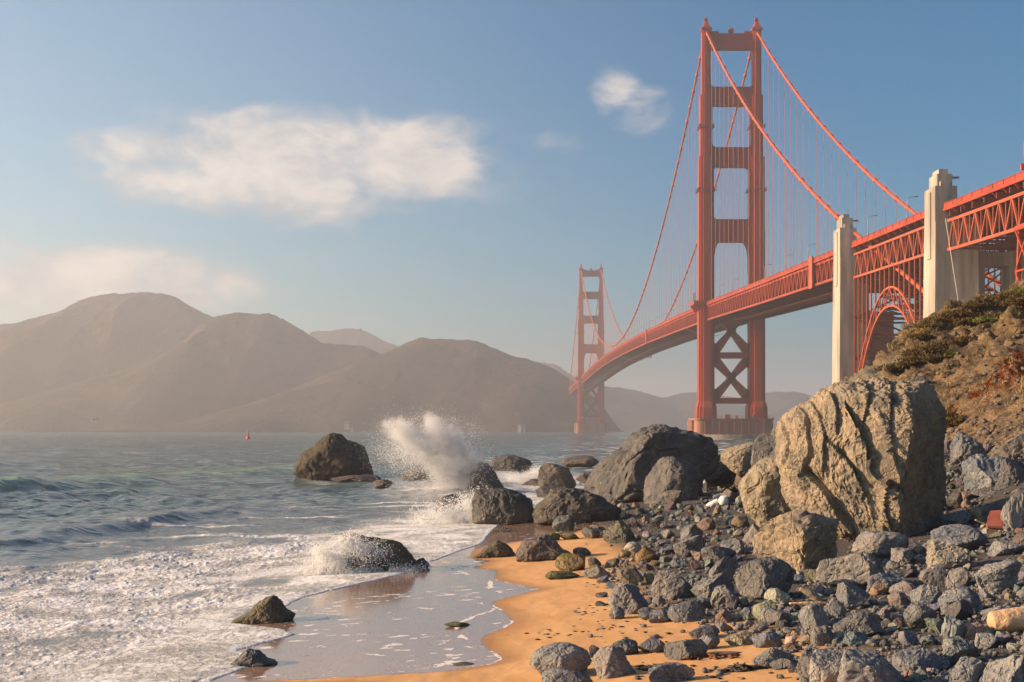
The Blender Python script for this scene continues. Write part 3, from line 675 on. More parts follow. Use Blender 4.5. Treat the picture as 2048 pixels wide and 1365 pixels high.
ro = t.math('SUBTRACT', 0.92, t.math('MULTIPLY', a_wet, t.math('SUBTRACT', 0.83, t.math('MULTIPLY', g2, 0.02)))); ro = t.math('ADD', ro, t.math('MULTIPLY', lc, 0.6), 0, True)
t.put(b.inputs['Roughness'], ro)
hgt = t.math('ADD', t.math('MULTIPLY', g1, t.math('SUBTRACT', 1.0, t.math('MULTIPLY', a_wet, 0.985))), t.math('MULTIPLY', lc, 0.8))
hgt = t.math('ADD', hgt, t.math('MULTIPLY', t.math('MULTIPLY', t.noise(t.mapping(p, (1, 0.5, 1)), 3.0, 3, 0.6), a_wet), 0.07))
t.put(b.inputs['Normal'], t.bump(hgt, 0.55, 0.03))
o = link('beach', mesh_np('beach', np.stack([x, y, z], 1), grid_faces(*X.shape), True, dict(wet=wet, damp=damp, lace=lace, shingle=shing)), M_SAND)
o['kind'] = 'structure'; o['label'] = 'golden sand beach, wet and mirror-like towards the surf'

# the bluff
M_BLUFF, t, b, _ = principled('crumbling_bluff_earth')
p = t.pos(); a_top, a_rk = t.attr('turf'), t.attr('crag')
st = t.mapping(p, (1, 1, 2.2), (0.5, 0.35, 0.2))
n1 = t.noise(st, 0.35, 7, 0.65, 0.6); n2 = t.noise(p, 2.2, 6, 0.65); n3 = t.noise(st, 1.1, 6, 0.7, 0.8)
cc = t.mix(t.ramp(n1, 0.40, 0.60), (0.11, 0.082, 0.057, 1), (0.29, 0.19, 0.10, 1))
cc = t.mix(t.ramp(n3, 0.52, 0.66), cc, (0.36, 0.265, 0.165, 1)); cc = t.mix(t.ramp(n3, 0.44, 0.34), cc, (0.055, 0.05, 0.045, 1))
cc = t.mix(t.math('MULTIPLY', t.ramp(n2, 0.5, 0.7), 0.5), cc, (0.10, 0.085, 0.07, 1))
cc = t.mix(t.math('MULTIPLY', a_rk, t.ramp(n2, 0.3, 0.6)), cc, (0.27, 0.25, 0.19, 1))
cc = t.mix(t.math('MULTIPLY', a_top, t.ramp(t.noise(p, 1.2, 6, 0.7), 0.42, 0.58)), cc, t.mix(n2, (0.09, 0.075, 0.025, 1), (0.21, 0.15, 0.06, 1)))
t.put(b.inputs['Base Color'], cc); b.inputs['Roughness'].default_value = 0.95; b.inputs['Specular IOR Level'].default_value = 0.15
hh = t.math('ADD', t.math('MULTIPLY', n3, 1.0), t.math('ADD', t.math('MULTIPLY', n2, 0.6), t.math('MULTIPLY', t.noise(p, 7, 5, 0.7), 0.3)))
t.put(b.inputs['Normal'], t.bump(hh, 1.0, 0.55))
xs = np.r_[np.linspace(6, 18, 10)[:-1], np.arange(18, 56, 0.20), np.linspace(57, 260, 46)]
ys = np.r_[np.linspace(15, 60, 18)[:-1], np.arange(60, 152, 0.28), np.geomspace(153, 620, 60)]
Xb, Yb = np.meshgrid(xs, ys); x, y = Xb.ravel(), Yb.ravel()
z = hill_z(x, y); bz = beach_z(x, y)
e = 1.5; nx_ = -(hill_z(x + e, y) - hill_z(x - e, y)) / (2 * e); ny_ = -(hill_z(x, y + e) - hill_z(x, y - e)) / (2 * e); ln = np.sqrt(nx_ ** 2 + ny_ ** 2 + 1)
q = P3(x, y, z)
rot = np.array([[0.80, 0.45, 0.35], [-0.5, 0.85, 0.1], [-0.25, -0.25, 0.93]], np.float32)
qs = (q @ rot.T) * np.array([0.13, 0.55, 0.30], np.float32)
w1, w2 = worley(qs * 1.6 + fbm(q / 3, 3, 47)[:, None] * .5, 49); w3, w4 = worley(q / 1.1 + fbm(q, 2, 48)[:, None] * .3, 50)
d = 1.3 * fbm(q / 7.0, 5, 41, ridged=True, gain=0.55) + 1.9 * fbm(qs * 0.8, 6, 43, ridged=True, gain=0.62) + 0.30 * fbm(q / 1.3, 4, 45, gain=0.6) + 0.9 * (w1 - .5) + 0.35 * (w3 - .5)
up = np.clip((z - bz) / 3.0, 0, 1); nearw = 1 - sstep(160, 220, y)
s_ = (q @ rot.T)[:, 1] * 0.42 + (q @ rot.T)[:, 2] * 0.25 + 0.9 * fbm(q / 4, 4, 52)
d += 1.1 * (s_ % 1) ** 1.5 * sstep(-0.2, 0.2, fbm(q / 6, 3, 53))
d = (d - 0.9) * up * (0.35 + 0.65 * nearw) * (1 - 0.45 * sstep(-0.15, 0.5, fbm(q / 11, 2, 99)))
vx = x + nx_ / ln * d; vy = y + ny_ / ln * d; vz = z + d / ln - 0.25
vz = np.maximum(vz, -2.8)
turf = sstep(10.5, 14.5, z + 3 * fbm(q / 6, 3, 66)) * 0.95; crag = sstep(33, 30, x) * sstep(112, 120, y) * 1.0
o = link('bluff', mesh_np('bluff', np.stack([vx, vy, vz], 1), grid_faces(*Xb.shape), True, dict(turf=turf, crag=crag)), M_BLUFF)
o['kind'] = 'structure'; o['label'] = 'steep crumbling brown bluff above the rocks'
_bx, _by = xs, ys; _bz = vz.reshape(Xb.shape); _bX = vx.reshape(Xb.shape); _bY = vy.reshape(Xb.shape)
from mathutils.bvhtree import BVHTree
_bvh = BVHTree.FromPolygons([tuple(v) for v in np.stack([vx, vy, vz], 1).tolist()], grid_faces(*Xb.shape).tolist())
def px2bluff(px, py):
    dr = Vector(((px - CX) / F, 1, (HY - py) / F)).normalized(); h = _bvh.ray_cast(Vector((0, 0, H)), dr)
    return (h[0], h[1]) if h[0] is not None else (None, None)

# ------------------------------------------------------------------ sea
ys = np.r_[np.geomspace(14, 27, 14)[:-1], np.geomspace(27, 62, 330), np.geomspace(62.2, 150, 330)[1:], np.geomspace(150.5, 1200, 300)[1:], np.geomspace(1215, 15000, 90)]
rat = np.r_[np.linspace(-2.2, -0.36, 40)[:-1], np.linspace(-0.36, 0.02, 620), np.linspace(0.021, 0.20, 200), np.linspace(0.205, 1.6, 60)]
X, Y = fan(ys, rat); x, y = X.ravel(), Y.ravel(); q2 = P3(x, y)
ppx = CX + F * x / y; ppy = HY + F * H / y
cell = np.maximum(np.gradient(ys)[:, None].repeat(len(rat), 1).ravel(), y * 0.0006)
z = np.zeros_like(x); r2 = np.random.default_rng(5)
shore = frx(y) - x                               # metres out from the foam front
calm = sstep(0, 45, shore) * 0.85 + 0.15
for k in range(34):
    L = 0.9 * 1.13 ** k; a = r2.normal(0.35, 0.75); ph = r2.uniform(0, 6.28)
    if k > 24: a = r2.normal(0.25, 0.3)
    amp = 0.0105 * L ** 0.72 * sstep(1.6, 4, L / cell) * (1 if L < 9 else 0.55)
    wv = np.sin((x * math.cos(a) - y * math.sin(a)) * 2 * math.pi / L + ph + 1.4 * perlin(q2 / (L * 3.0), k)); z += amp * (wv + 0.35 * wv * np.abs(wv)) * calm
# breaking swells
crest_c = _ip((90, 122, 150, 185, 225, 262), (-74, -53, -44.5, -38, -31, -20))
dd = (x - crest_c(y)) * 0.86 + 1.6 * fbm(P3(y / 22, y * 0), 2, 3)
amp = np.interp(y, (95, 118, 140, 152, 175, 200, 225, 250, 270), (0.3, 1.3, 1.4, 0.6, 0.45, 0.75, 0.9, 0.6, 0.0))
sw = np.where(dd > 0, np.exp(-(dd / 2.1) ** 2), np.exp(-(dd / 7.0) ** 2)) * amp * (0.8 + 0.35 * fbm(P3(y / 9, x * 0), 3, 8))
c2_ = _ip((60, 80, 100, 125), (-31, -26, -22, -17)); d2 = x - c2_(y) + 2 * fbm(P3(y / 14, y * 0), 2, 23)
sw2 = np.where(d2 > 0, np.exp(-(d2 / 1.0) ** 2), np.exp(-(d2 / 3.5) ** 2)) * 0.32 * sstep(64, 72, y) * (1 - sstep(105, 125, y))
z += sw + sw2
green = np.clip(sw / 1.5, 0, 1) ** 1.1  # mask of the thin crests that get the painted glow
# foam
bil_ = np.abs(perlin(P3(x * 2.6, y * 1.9), 73)) * 2 - 0.5
edge = np.interp(ppx, (-400, 0, 150, 300, 480, 700, 850, 960, 1060, 1150, 1250), (1135, 1118, 1128, 1098, 1075, 1052, 1010, 978, 960, 945, 925))
dn = fbm(P3(x / 5.0, y / 9.0), 4, 51)
foam = sstep(-22, 26, ppy - edge + 34 * dn) * (0.67 + 0.45 * fbm(P3(x / 2.2, y / 3.0), 4, 57) + 0.16 * bil_)
foam *= 1 - 0.5 * sstep(0.18, 0.42, fbm(P3(x / 3.5, y / 9.0 + 4), 3, 59))
st = fbm(P3(x / 9.0, y / 2.4), 4, 53); band = sstep(-115, -20, ppy - edge) * sstep(120, 600, ppx + 300)
foam = np.maximum(foam, 0.72 * sstep(-0.05, 0.34, st) * band)
for rx, ry, rr, s_ in ((1010, 960, 55, .8), (1060, 965, 60, .75), (860, 985, 130, 0.6), (930, 1035, 70, .72), (720, 1130, 110, .68), (650, 960, 70, 0.4), (1140, 955, 60, 0.65)):
    foam = np.maximum(foam, s_ * np.exp(-(((ppx - rx) / rr) ** 2 + ((ppy - ry) / (rr * 0.22)) ** 2)) * (1 + 0.5 * dn))
wc = sstep(0.30, 0.42, fbm(P3(x / 7, y / 16), 3, 61)) * sstep(0.06, 0.16, np.gradient(z.reshape(X.shape), axis=1).ravel() / np.maximum(cell, .05) * 0 + z) * sstep(150, 200, y) * 0.42
foam = np.maximum(foam, wc)
lip = (dd > -0.9) & (dd < 0.5); foam = np.maximum(foam, lip * sstep(0.1, 0.38, fbm(P3(y / 4, x / 3), 3, 63)) * sstep(0.7, 1.1, amp) * 0.75)
outx = frx(y) - x + 0.14 * fbm(P3(x * 1.6, y * 1.2), 3, 64)
foam = np.where((outx > -0.5) & (outx < 0.22) & (y < 112), np.maximum(foam, 0.72), foam); foam = np.clip(foam, 0, 1)
near = 1 - sstep(95, 170, y)
wx = x + 0.35 * perlin(P3(x * 0.9, y * 0.9), 81); wy = y + 0.35 * perlin(P3(x * 0.9, y * 0.9), 83)
bil = np.abs(perlin(P3(wx * 1.7, wy * 1.1), 71)) * 1.9; bil2 = np.abs(perlin(P3(wx * 4.0, wy * 2.6), 73)) * 1.9; bil3 = np.abs(perlin(P3(wx * 8.5, wy * 5.0), 75)) * 1.9
z += foam * (0.60 + 0.30 * sstep(46, 72, y)) * (0.055 * bil + 0.045 * bil2 + 0.028 * bil3 * sstep(100, 70, y)) * near * (0.4 + 0.6 * sstep(0, 1.2, outx))
bed = beach_z(x, y); flo = 0.025 + 0.05 * sstep(0, 0.8, outx)
z = np.where(outx > 0, np.maximum(z, bed + flo * sstep(-0.02, 0.15, outx)), bed - 0.12)
z = np.where(y > 130, np.where(outx > 0, np.maximum(z, -0.6), -0.5), z)
z -= 0.00000004 * y * y
M_SEA, t, b, _ = principled('sea_water')
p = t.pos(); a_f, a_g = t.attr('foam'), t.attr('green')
fz = t.noise(t.mapping(p, (1, 0.75, 1)), 3.4, 7, 0.68, 0.25); fw = t.noise(t.mapping(p, (1, 0.75, 1)), 11, 4, 0.6)
fm = t.ramp(t.math('ADD', t.math('MULTIPLY', a_f, 1.15), t.math('ADD', t.math('MULTIPLY', t.math('SUBTRACT', fz, 0.5), 1.15), t.math('MULTIPLY', t.math('SUBTRACT', fw, 0.5), 0.5))), 0.42, 0.86)
fm = t.math('MULTIPLY', fm, t.ramp(a_f, 0.02, 0.14))
wcol = t.mix(t.ramp(t.noise(p, 0.03, 4), 0.4, 0.6), (0.062, 0.098, 0.086, 1), (0.088, 0.125, 0.105, 1))
wcol = t.mix(a_g, wcol, (0.24, 0.42, 0.13, 1))  # glow of light through thin crests, put into the base colour
shal = t.attr('shallow'); wcol = t.mix(shal, wcol, (0.12, 0.115, 0.095, 1))
wcol = t.mix(t.math('MULTIPLY', t.ramp(a_f, 0.12, 0.7), 0.85), wcol, (0.56, 0.56, 0.545, 1))   # water clouded by bubbles
t.put(b.inputs['Base Color'], t.mix(fm, wcol, (0.82, 0.82, 0.82, 1)))
t.put(b.inputs['Roughness'], t.math('ADD', t.math('ADD', 0.10, t.math('MULTIPLY', t.ramp(a_f, 0.1, 0.6), 0.25)), t.math('MULTIPLY', fm, 0.55))); b.inputs['IOR'].default_value = 1.33
w1 = t.noise(t.mapping(p, (1, 1.6, 1), (0, 0, 0.3)), 0.55, 5, 0.62); w2 = t.noise(t.mapping(p, (1, 1.7, 1), (0, 0, -0.2)), 0.11, 5, 0.6); w3 = t.noise(p, 2.6, 4, 0.6)
cd = t.n.new('ShaderNodeNewGeometry').outputs['Position']; dist = t.add('ShaderNodeVectorMath', operation='LENGTH', i_0=cd).outputs['Value']
nr = t.ramp(dist, 60, 240)
hw = t.math('ADD', t.math('MULTIPLY', w1, t.math('ADD', 0.15, t.math('MULTIPLY', nr, 0.60))), t.math('ADD', t.math('MULTIPLY', w2, t.math('MULTIPLY', nr, 2.4)), t.math('MULTIPLY', w3, 0.05)))
hw = t.math('ADD', hw, t.math('MULTIPLY', fm, t.math('ADD', 0.05, t.math('MULTIPLY', fz, 0.12))))
t.put(b.inputs['Normal'], t.bump(hw, 1.0, 1.0))
shallow = sstep(40, 8, shore) * sstep(135, 100, y)
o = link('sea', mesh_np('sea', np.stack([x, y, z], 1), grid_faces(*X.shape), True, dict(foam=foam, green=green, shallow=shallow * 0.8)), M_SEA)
o['kind'] = 'structure'; o['label'] = 'grey-green sea with breaking waves and foaming surf'
sb = MB(); sb.box(-16000, 16000, -200, 15500, -3.6, -3.2)
sb.build('seabed', M_FENDER)['kind'] = 'structure'
# ------------------------------------------------------------------ rocks
M_ROCK, t, b, _ = principled('weathered_rock')
p = t.pos(); oi = t.n.new('ShaderNodeObjectInfo'); oc, rn = oi.outputs['Color'], oi.outputs['Random']
a1 = t.noise(p, 0.8, 6, 0.62, 0.3); a2 = t.noise(p, 5.0, 6, 0.68); a3 = t.noise(p, 28, 4, 0.7)
cc = t.mix(t.ramp(a1, 0.35, 0.65), t.mix(1.0, oc, (0.74, 0.80, 0.90, 1), 'MULTIPLY'), t.mix(1.0, oc, (1.32, 1.27, 1.23, 1), 'MULTIPLY'))
cc = t.mix(t.math('MULTIPLY', t.ramp(a2, 0.5, 0.72), 0.4), cc, t.mix(1.0, oc, (1.75, 1.66, 1.56, 1), 'MULTIPLY'))
cc = t.mix(t.math('MULTIPLY', t.ramp(a3, 0.60, 0.72), 0.25), cc, t.mix(1.0, oc, (0.4, 0.4, 0.42, 1), 'MULTIPLY'))
wv = t.noise(t.mapping(p, (1, 1, 1), (0.4, 0.7, 0.2)), 1.3, 3, 0.5, 1.2); vein = t.math('SUBTRACT', 1.0, t.ramp(t.math('ABSOLUTE', t.math('SUBTRACT', wv, 0.5)), 0.0, 0.012))
cc = t.mix(t.math('MULTIPLY', vein, t.math('MULTIPLY', t.ramp(a2, 0.5, 0.6), 0.5)), cc, (0.5, 0.48, 0.44, 1))
nrm = t.n.new('ShaderNodeNewGeometry').outputs['Normal']; sz = t.add('ShaderNodeSeparateXYZ', i_0=nrm)
ms = t.math('MULTIPLY', t.attr('moss'), t.ramp(t.math('ADD', sz.outputs[2], t.math('MULTIPLY', t.math('SUBTRACT', a1, 0.5), 2.2)), 0.25, 0.7))
cc = t.mix(ms, cc, t.mix(a2, (0.035, 0.04, 0.010, 1), (0.17, 0.155, 0.03, 1)))
t.put(b.inputs['Base Color'], cc)
t.put(b.inputs['Roughness'], t.math('SUBTRACT', 0.88, t.math('MULTIPLY', t.attr('wet'), 0.42))); b.inputs['Specular IOR Level'].default_value = 0.35
hh = t.math('ADD', t.math('MULTIPLY', a2, 0.55), t.math('MULTIPLY', a3, 0.10)); hh = t.math('ADD', hh, t.math('MULTIPLY', a1, 0.8))
wp = t.add('ShaderNodeVectorMath', operation='ADD', i_0=p, i_1=t.add('ShaderNodeVectorMath', operation='SCALE', i_0=t.add('ShaderNodeTexNoise', i_Vector=p, i_Scale=1.4, i_Detail=4.0).outputs['Color'], i_Scale=0.7).outputs[0]).outputs[0]
for sc_, wd in ((1.7, .05), (5.5, .07)):
    vo = t.add('ShaderNodeTexVoronoi', feature='DISTANCE_TO_EDGE', i_Vector=t.mapping(wp, (1, 1, .6), (.4, .5, .2)), i_Scale=sc_)
    hh = t.math('ADD', hh, t.math('MULTIPLY', t.ramp(vo.outputs['Distance'], 0, wd), 0.42 if sc_ < 3 else 0.2))
t.put(b.inputs['Normal'], t.bump(hh, 0.65, 0.13))

import bmesh
_ico = {}
def ico(n):
    if n not in _ico:
        bm = bmesh.new(); bmesh.ops.create_icosphere(bm, subdivisions=n, radius=1.0); bm.verts.ensure_lookup_table()
        _ico[n] = (np.array([v.co[:] for v in bm.verts], np.float32), np.array([[v.index for v in f.verts] for f in bm.faces], np.int32)); bm.free()
    return _ico[n]
def chisel(v, planes, soft=0.03):
    """cut a body back to a set of planes (normal, distance)"""
    for n_, d_ in planes:
        n_ = np.array(n_, np.float32); n_ /= np.linalg.norm(n_)
        e = v @ n_ - d_; k = np.where(e > 0, e - soft * (1 - np.exp(-np.maximum(e, 0) / max(soft, 1e-4))), 0)
        v = v - k[:, None] * n_
    return v
def rock_shape(sub, seed, round_=0.3, nplanes=16, rough=1.0, size=1.0):
    """unit rock: a faceted body with fractal breaks"""
    d, f = ico(sub); r_ = np.random.default_rng(seed); v = d.copy(); pl = []
    for k in range(nplanes):
        n_ = r_.normal(size=3); n_ /= np.linalg.norm(n_); pl.append((n_, r_.uniform(0.36 + 0.45 * round_, 0.74 + 0.18 * round_)))
    v = chisel(v, pl, 0.004 + 0.10 * round_ ** 1.5)
    o3 = seed * 7.31 % 50; a = rough * (1 - 0.6 * round_)
    w1, w2 = worley(v * 1.7 + o3, seed % 91)
    disp = 0.10 * a * fbm(d * 1.4 + o3, 2, seed % 97) + 0.085 * a * (w1 - 0.5) - 0.10 * a * np.exp(-((w2 - w1) / 0.07)) * (fbm(v * 1.1 + o3, 2, seed % 77) > -0.05)
    disp += 0.075 * a * fbm(v * 3.4 + o3, 4, seed % 89, ridged=True, gain=0.55)
    ax = r_.normal(size=3); ax /= np.linalg.norm(ax); lay = v @ ax.astype(np.float32) * 6 + 0.9 * fbm(v * 2 + o3, 2, 5); disp += 0.03 * a * (lay % 1)
    if sub >= 5: w1, w2 = worley(v * 5 + o3, seed % 71); disp += 0.030 * rough * (w1 - 0.5) + 0.03 * rough * fbm(v * 11 + o3, 4, seed % 83, gain=0.65)
    return v + d * disp[:, None], f
def outline_shape(sub, outline, depth, seed, planes=(), rough=1.0, power=0.62, grooves=None, fr=1.0):
    """rock whose front silhouette follows an outline given in metres (x, z about its centre), with real depth"""
    d, f = ico(sub); o_ = np.array(outline, np.float32)
    th = np.arctan2(o_[:, 1], o_[:, 0]); rr = np.hypot(o_[:, 0], o_[:, 1]); k = np.argsort(th); th, rr = th[k], rr[k]
    th = np.r_[th - 2 * np.pi, th, th + 2 * np.pi]; rr = np.r_[rr, rr, rr]
    # dense polar sampling along the straight edges of the outline
    tt = np.linspace(-np.pi, np.pi, 721); xs_, zs_ = rr * np.cos(th), rr * np.sin(th); R_ = np.zeros_like(tt)
    for i in range(len(th) - 1):
        m_ = (tt >= th[i]) & (tt <= th[i + 1]); ex, ez = xs_[i + 1] - xs_[i], zs_[i + 1] - zs_[i]
        c_, s_ = np.cos(tt[m_]), np.sin(tt[m_]); den = c_ * ez - s_ * ex
        R_[m_] = (xs_[i] * ez - zs_[i] * ex) / np.where(np.abs(den) < 1e-6, 1e-6, den)
    a = np.arctan2(d[:, 2], d[:, 0]); sp = np.hypot(d[:, 0], d[:, 2]); rad = np.interp(a, tt, R_) * sp ** power
    v = np.stack([rad * np.cos(a), np.sign(d[:, 1]) * np.abs(d[:, 1]) ** 0.8 * depth, rad * np.sin(a)], 1).astype(np.float32)
    v = chisel(v, planes, 0.12)
    sz_ = float(np.mean(rr)); o3 = seed * 3.3 % 40
    nn = d * np.array([1 / 1, 1 / max(depth / sz_, .3), 1], np.float32); nn /= np.linalg.norm(nn, axis=1)[:, None]
    disp = rough * sz_ * (0.07 * fbm(v / sz_ * 1.3 + o3, 3, seed) + 0.055 * (fbm(v / sz_ * 2.6 * fr + o3, 5, seed + 3, ridged=True, gain=0.55) - 0.4))
    w1, w2 = worley(v / sz_ * 1.9 + o3, seed); disp += rough * sz_ * (0.09 * (w1 - 0.5) - 0.07 * np.exp(-(w2 - w1) / 0.05) * (fbm(v / sz_ * 1.5, 2, seed + 2) > 0))
    w1, w2 = worley(v * np.array([1.5, 1.5, 1.0]) * fr + o3, seed + 5); disp += rough * 0.13 * (w1 - 0.5)
    disp += rough * 0.09 * fbm(v * 1.9 * fr + o3, 5, seed + 7, gain=0.62, ridged=True) + rough * 0.035 * fbm(v * 6 + o3, 3, seed + 9)
    if grooves is not None: disp += grooves(v)
    return v + nn * disp[:, None], f

GREY, DARK, BLUE, TAN, BRN, GRN, RED, WETD, PALE = (0.18, 0.165, 0.15), (0.09, 0.083, 0.075), (0.145, 0.152, 0.165), (0.30, 0.235, 0.155), (0.19, 0.14, 0.095), (0.15, 0.18, 0.145), (0.12, 0.058, 0.04), (0.055, 0.046, 0.038), (0.29, 0.26, 0.21)
ROCKLIST = []       # (pixel box, short name) of the named rocks, used to describe the small stones round them
def put_rock(name, x0, x1, yt, yb, label, col, seed, shape=None, dep=0.8, rnd=0.3, sub=None, moss=0.0, wet=0.0, sink=0.16, zmin=0.0, group=None, planes_n=16, rough=1.0, outline=None, tilt=0.0, planes=(), grooves=None, power=0.62, cat=None, y_at=None, fr=1.0):
    if max(col) < 0.24 and moss < 0.2 and (col[0] - col[2]) < 0.085: mu = sum(col) / 3; col = tuple(0.5 * c + 0.5 * mu * k for c, k in zip(col, (0.97, 1.0, 1.05)))
    pc = (x0 + x1) / 2
    gx, gy, gz = px2ground(pc, yb, zmin)
    if y_at is not None: gy = y_at; gx = (pc - CX) / F * gy; gz = H + (HY - yb) / F * gy
    sc = gy / F; W = (x1 - x0) * sc; Hh = (yb - yt) * sc; D = W * dep
    cyc = gy + D * 0.42; k = cyc / gy; W *= k; Hh = Hh * k; cx_ = (pc - CX) / F * cyc
    zt = H + (HY - yt) / F * cyc; zb_ = min(gz, H + (HY - yb) / F * cyc + 0.02) - sink * Hh
    wpx = x1 - x0; sub = sub or (6 if wpx > 190 else 5 if wpx > 62 else 4)
    if outline is not None:
        pts = [((px - CX) / F * cyc - cx_, H + (HY - py) / F * cyc - (zt + zb_) / 2) for px, py in outline]
        v, f = outline_shape(sub, pts, D / 2, seed, planes, rough, power, grooves, fr)
    else:
        v, f = rock_shape(sub, seed, rnd, planes_n, rough)
        a_ = R(seed * 37 % 60 - 30); c_, s_ = math.cos(a_), math.sin(a_); v = v @ np.array([[c_, s_, 0], [-s_, c_, 0], [0, 0, 1]], np.float32)
        if tilt: c_, s_ = math.cos(R(tilt)), math.sin(R(tilt)); v = v @ np.array([[c_, 0, -s_], [0, 1, 0], [s_, 0, c_]], np.float32)
        lo, hi = v.min(0), v.max(0); v = (v - (lo + hi) / 2) / (hi - lo) * np.array([W, D, zt - zb_], np.float32)
    v = v - np.array([0, 0, v[:, 2].min()], np.float32) if outline is None else v + np.array([0, 0, (zt - zb_) / 2], np.float32)
    n_ = len(v)
    me = mesh_np(name, v, f, False, dict(moss=np.full(n_, moss), wet=np.full(n_, wet)))
    o = link(name, me, M_ROCK, None, (cx_, cyc, zb_), col)
    tag(o, label, cat or ('boulder' if name == 'boulder' else 'rock'), group); ROCKLIST.append((x0, x1, yt, yb)); return o

# the great cracked boulder
CRACKS = [([(520, 380), (560, 470), (555, 700), (525, 850), (560, 900)], .24, .4), ([(600, 380), (640, 560), (620, 840)], .17, .35), ([(690, 290), (715, 420), (700, 570)], .26, .35), ([(760, 400), (800, 520), (865, 660), (905, 850), (1000, 900), (1100, 965)], .50, .62),
          ([(530, 830), (640, 960), (720, 1090), (800, 1190)], .50, .8), ([(1075, 250), (1010, 420), (1000, 560), (1025, 720), (1095, 850)], .22, .4), ([(930, 240), (880, 400), (850, 520)], .22, .4), ([(700, 680), (780, 800), (830, 900)], .22, .4), ([(980, 900), (975, 1050), (1010, 1170)], .26, .4), ([(640, 620), (760, 760), (880, 1000)], .20, .3), ([(430, 480), (470, 650), (430, 800)], .14, .3), ([(1120, 300), (1150, 560), (1130, 800)], .16, .3)]
def gr(v):
    """the long diagonal breaks of the great boulder: each is a sharp step down on its landward side"""
    mpp = 0.0216; px = (1731 + v[:, 0] / mpp - 1450) * 3.413; py = (933 - v[:, 2] / mpp - 700) * 3.413
    wv = 15 * fbm(v * 1.2, 6, 301, gain=.75); g_ = np.zeros(len(v), np.float32); fr = v[:, 1] < 0.5
    for pl, A, wd in CRACKS:
        p_ = np.array(pl, float); xc = np.interp(py, p_[:, 1], p_[:, 0]) if True else 0
        d_ = (px + wv - xc) / 3.413 * mpp; fade = sstep(p_[0, 1] - 50, p_[0, 1] + 30, py) * sstep(p_[-1, 1] + 60, p_[-1, 1] - 40, py)
        g_ += np.where(d_ > 0, -0.95 * A * np.exp(-d_ / (wd * .6)) * sstep(0, 0.03, d_), 0.12 * A * np.exp(d_ / 0.3)) * fade * fr
    u = v[:, 0] * 0.86 + v[:, 2] * 0.50; l_ = -v[:, 0] * 0.50 + v[:, 2] * 0.86; lit = sstep(2.3, 1.4, v[:, 0])
    q = np.stack([u * 1.0, l_ * 0.35, v[:, 1] * 0.5], 1); w1, w2 = worley(q * 1.6 + fbm(v, 3, 5)[:, None] * .5, 303)
    g_ += (.5 + .5 * lit) * (0.20 * (w1 - .5) - 0.10 * np.exp(-(w2 - w1) / .04)) + 0.06 * fbm(np.stack([u * 3.0, l_ * 1.2, v[:, 1] * 2], 1), 5, 211, ridged=True, gain=0.62)
    w1, w2 = worley(np.stack([u * 2.6, l_ * 0.9, v[:, 1] * 1.5], 1) + 7, 305); g_ += 0.15 * (w1 - .5)
    w1, w2 = worley(np.stack([u * 6, l_ * 3, v[:, 1] * 4], 1) + 7 + fbm(v * 2, 2, 9)[:, None], 307); g_ += 0.10 * (w1 - .5) + 0.07 * fbm(v * 4, 4, 309, gain=.7, ridged=True)
    w1, w2 = worley(np.stack([u * 11, l_ * 7, v[:, 1] * 8], 1) + fbm(v * 3, 2, 9)[:, None], 311); g_ += 0.045 * (w1 - .5)
    return g_
B0 = [(1450, 700, 3.413)]
def c5(*pts): return [(1450 + a / 3.413, 700 + b_ / 3.413) for a, b_ in pts]
def c7(*pts): return [(900 + a / 3.413, 840 + b_ / 3.413) for a, b_ in pts]
def cs(*pts): return [(540 + a / 3.793, 820 + b_ / 3.793) for a, b_ in pts]
put_rock('boulder', 1562, 1900, 765, 1085, 'huge pale tan boulder split by long diagonal cracks, the largest rock on the beach', (0.240, 0.194, 0.136), 5, dep=0.95, sub=7, sink=0.05, rough=0.32, power=0.5,
         outline=c5((383, 560), (400, 500), (455, 440), (540, 372), (640, 318), (700, 275), (760, 240), (815, 226), (880, 232), (960, 215), (1085, 222), (1200, 236), (1330, 236), (1415, 258), (1445, 330), (1478, 400), (1480, 560), (1492, 800), (1545, 1060), (1440, 1230), (1150, 1330), (900, 1345), (740, 1260), (600, 1165), (490, 1110), (425, 960), (390, 770)),
         planes=[((-0.55, -0.83, 0.10), 2.75), ((0.80, -0.60, -0.12), 2.35), ((0.5, -0.85, -0.25), 3.3), ((0.0, -0.3, 1.0), 3.3), ((-0.95, -0.3, 0.35), 3.9), ((-0.75, -0.55, 0.45), 3.0), ((-0.80, -0.62, -0.15), 2.85), ((-0.45, -0.88, 0.30), 2.9), ((-0.38, -0.92, -0.20), 2.75), ((-0.62, -0.70, 0.38), 3.05), ((-0.2, -0.97, 0.12), 2.85), ((0.95, -0.15, 0.30), 3.35), ((0.7, -0.55, 0.45), 3.2)], grooves=gr)
put_rock('boulder', 1484, 1590, 912, 1046, 'tan shoulder-shaped boulder leaning against the huge cracked boulder on its seaward side', (0.23, 0.195, 0.14), 12, dep=0.9, sub=6, sink=0.1,
         outline=c5((110, 960), (130, 880), (200, 800), (300, 745), (400, 720), (470, 740), (480, 900), (480, 1060), (440, 1200), (250, 1220), (150, 1110)), planes=[((-0.6, -0.8, 0.2), 1.0)], y_at=65.5)
put_rock('boulder', 1164, 1436, 853, 1003, 'massive dark grey boulder with a humped back near the foot of the near bridge tower', (0.10, 0.088, 0.07), 23, dep=0.8, sub=6, sink=0.08, rough=1.1, power=0.55,
         outline=c7((900, 500), (960, 420), (1060, 270), (1180, 190), (1260, 110), (1370, 55), (1460, 45), (1560, 70), (1650, 100), (1760, 120), (1815, 190), (1825, 260), (1790, 340), (1700, 420), (1690, 560), (1450, 620), (1150, 580), (950, 540)), planes=[((-0.85, -0.5, 0.15), 3.1), ((0.35, -0.9, 0.15), 2.9)])
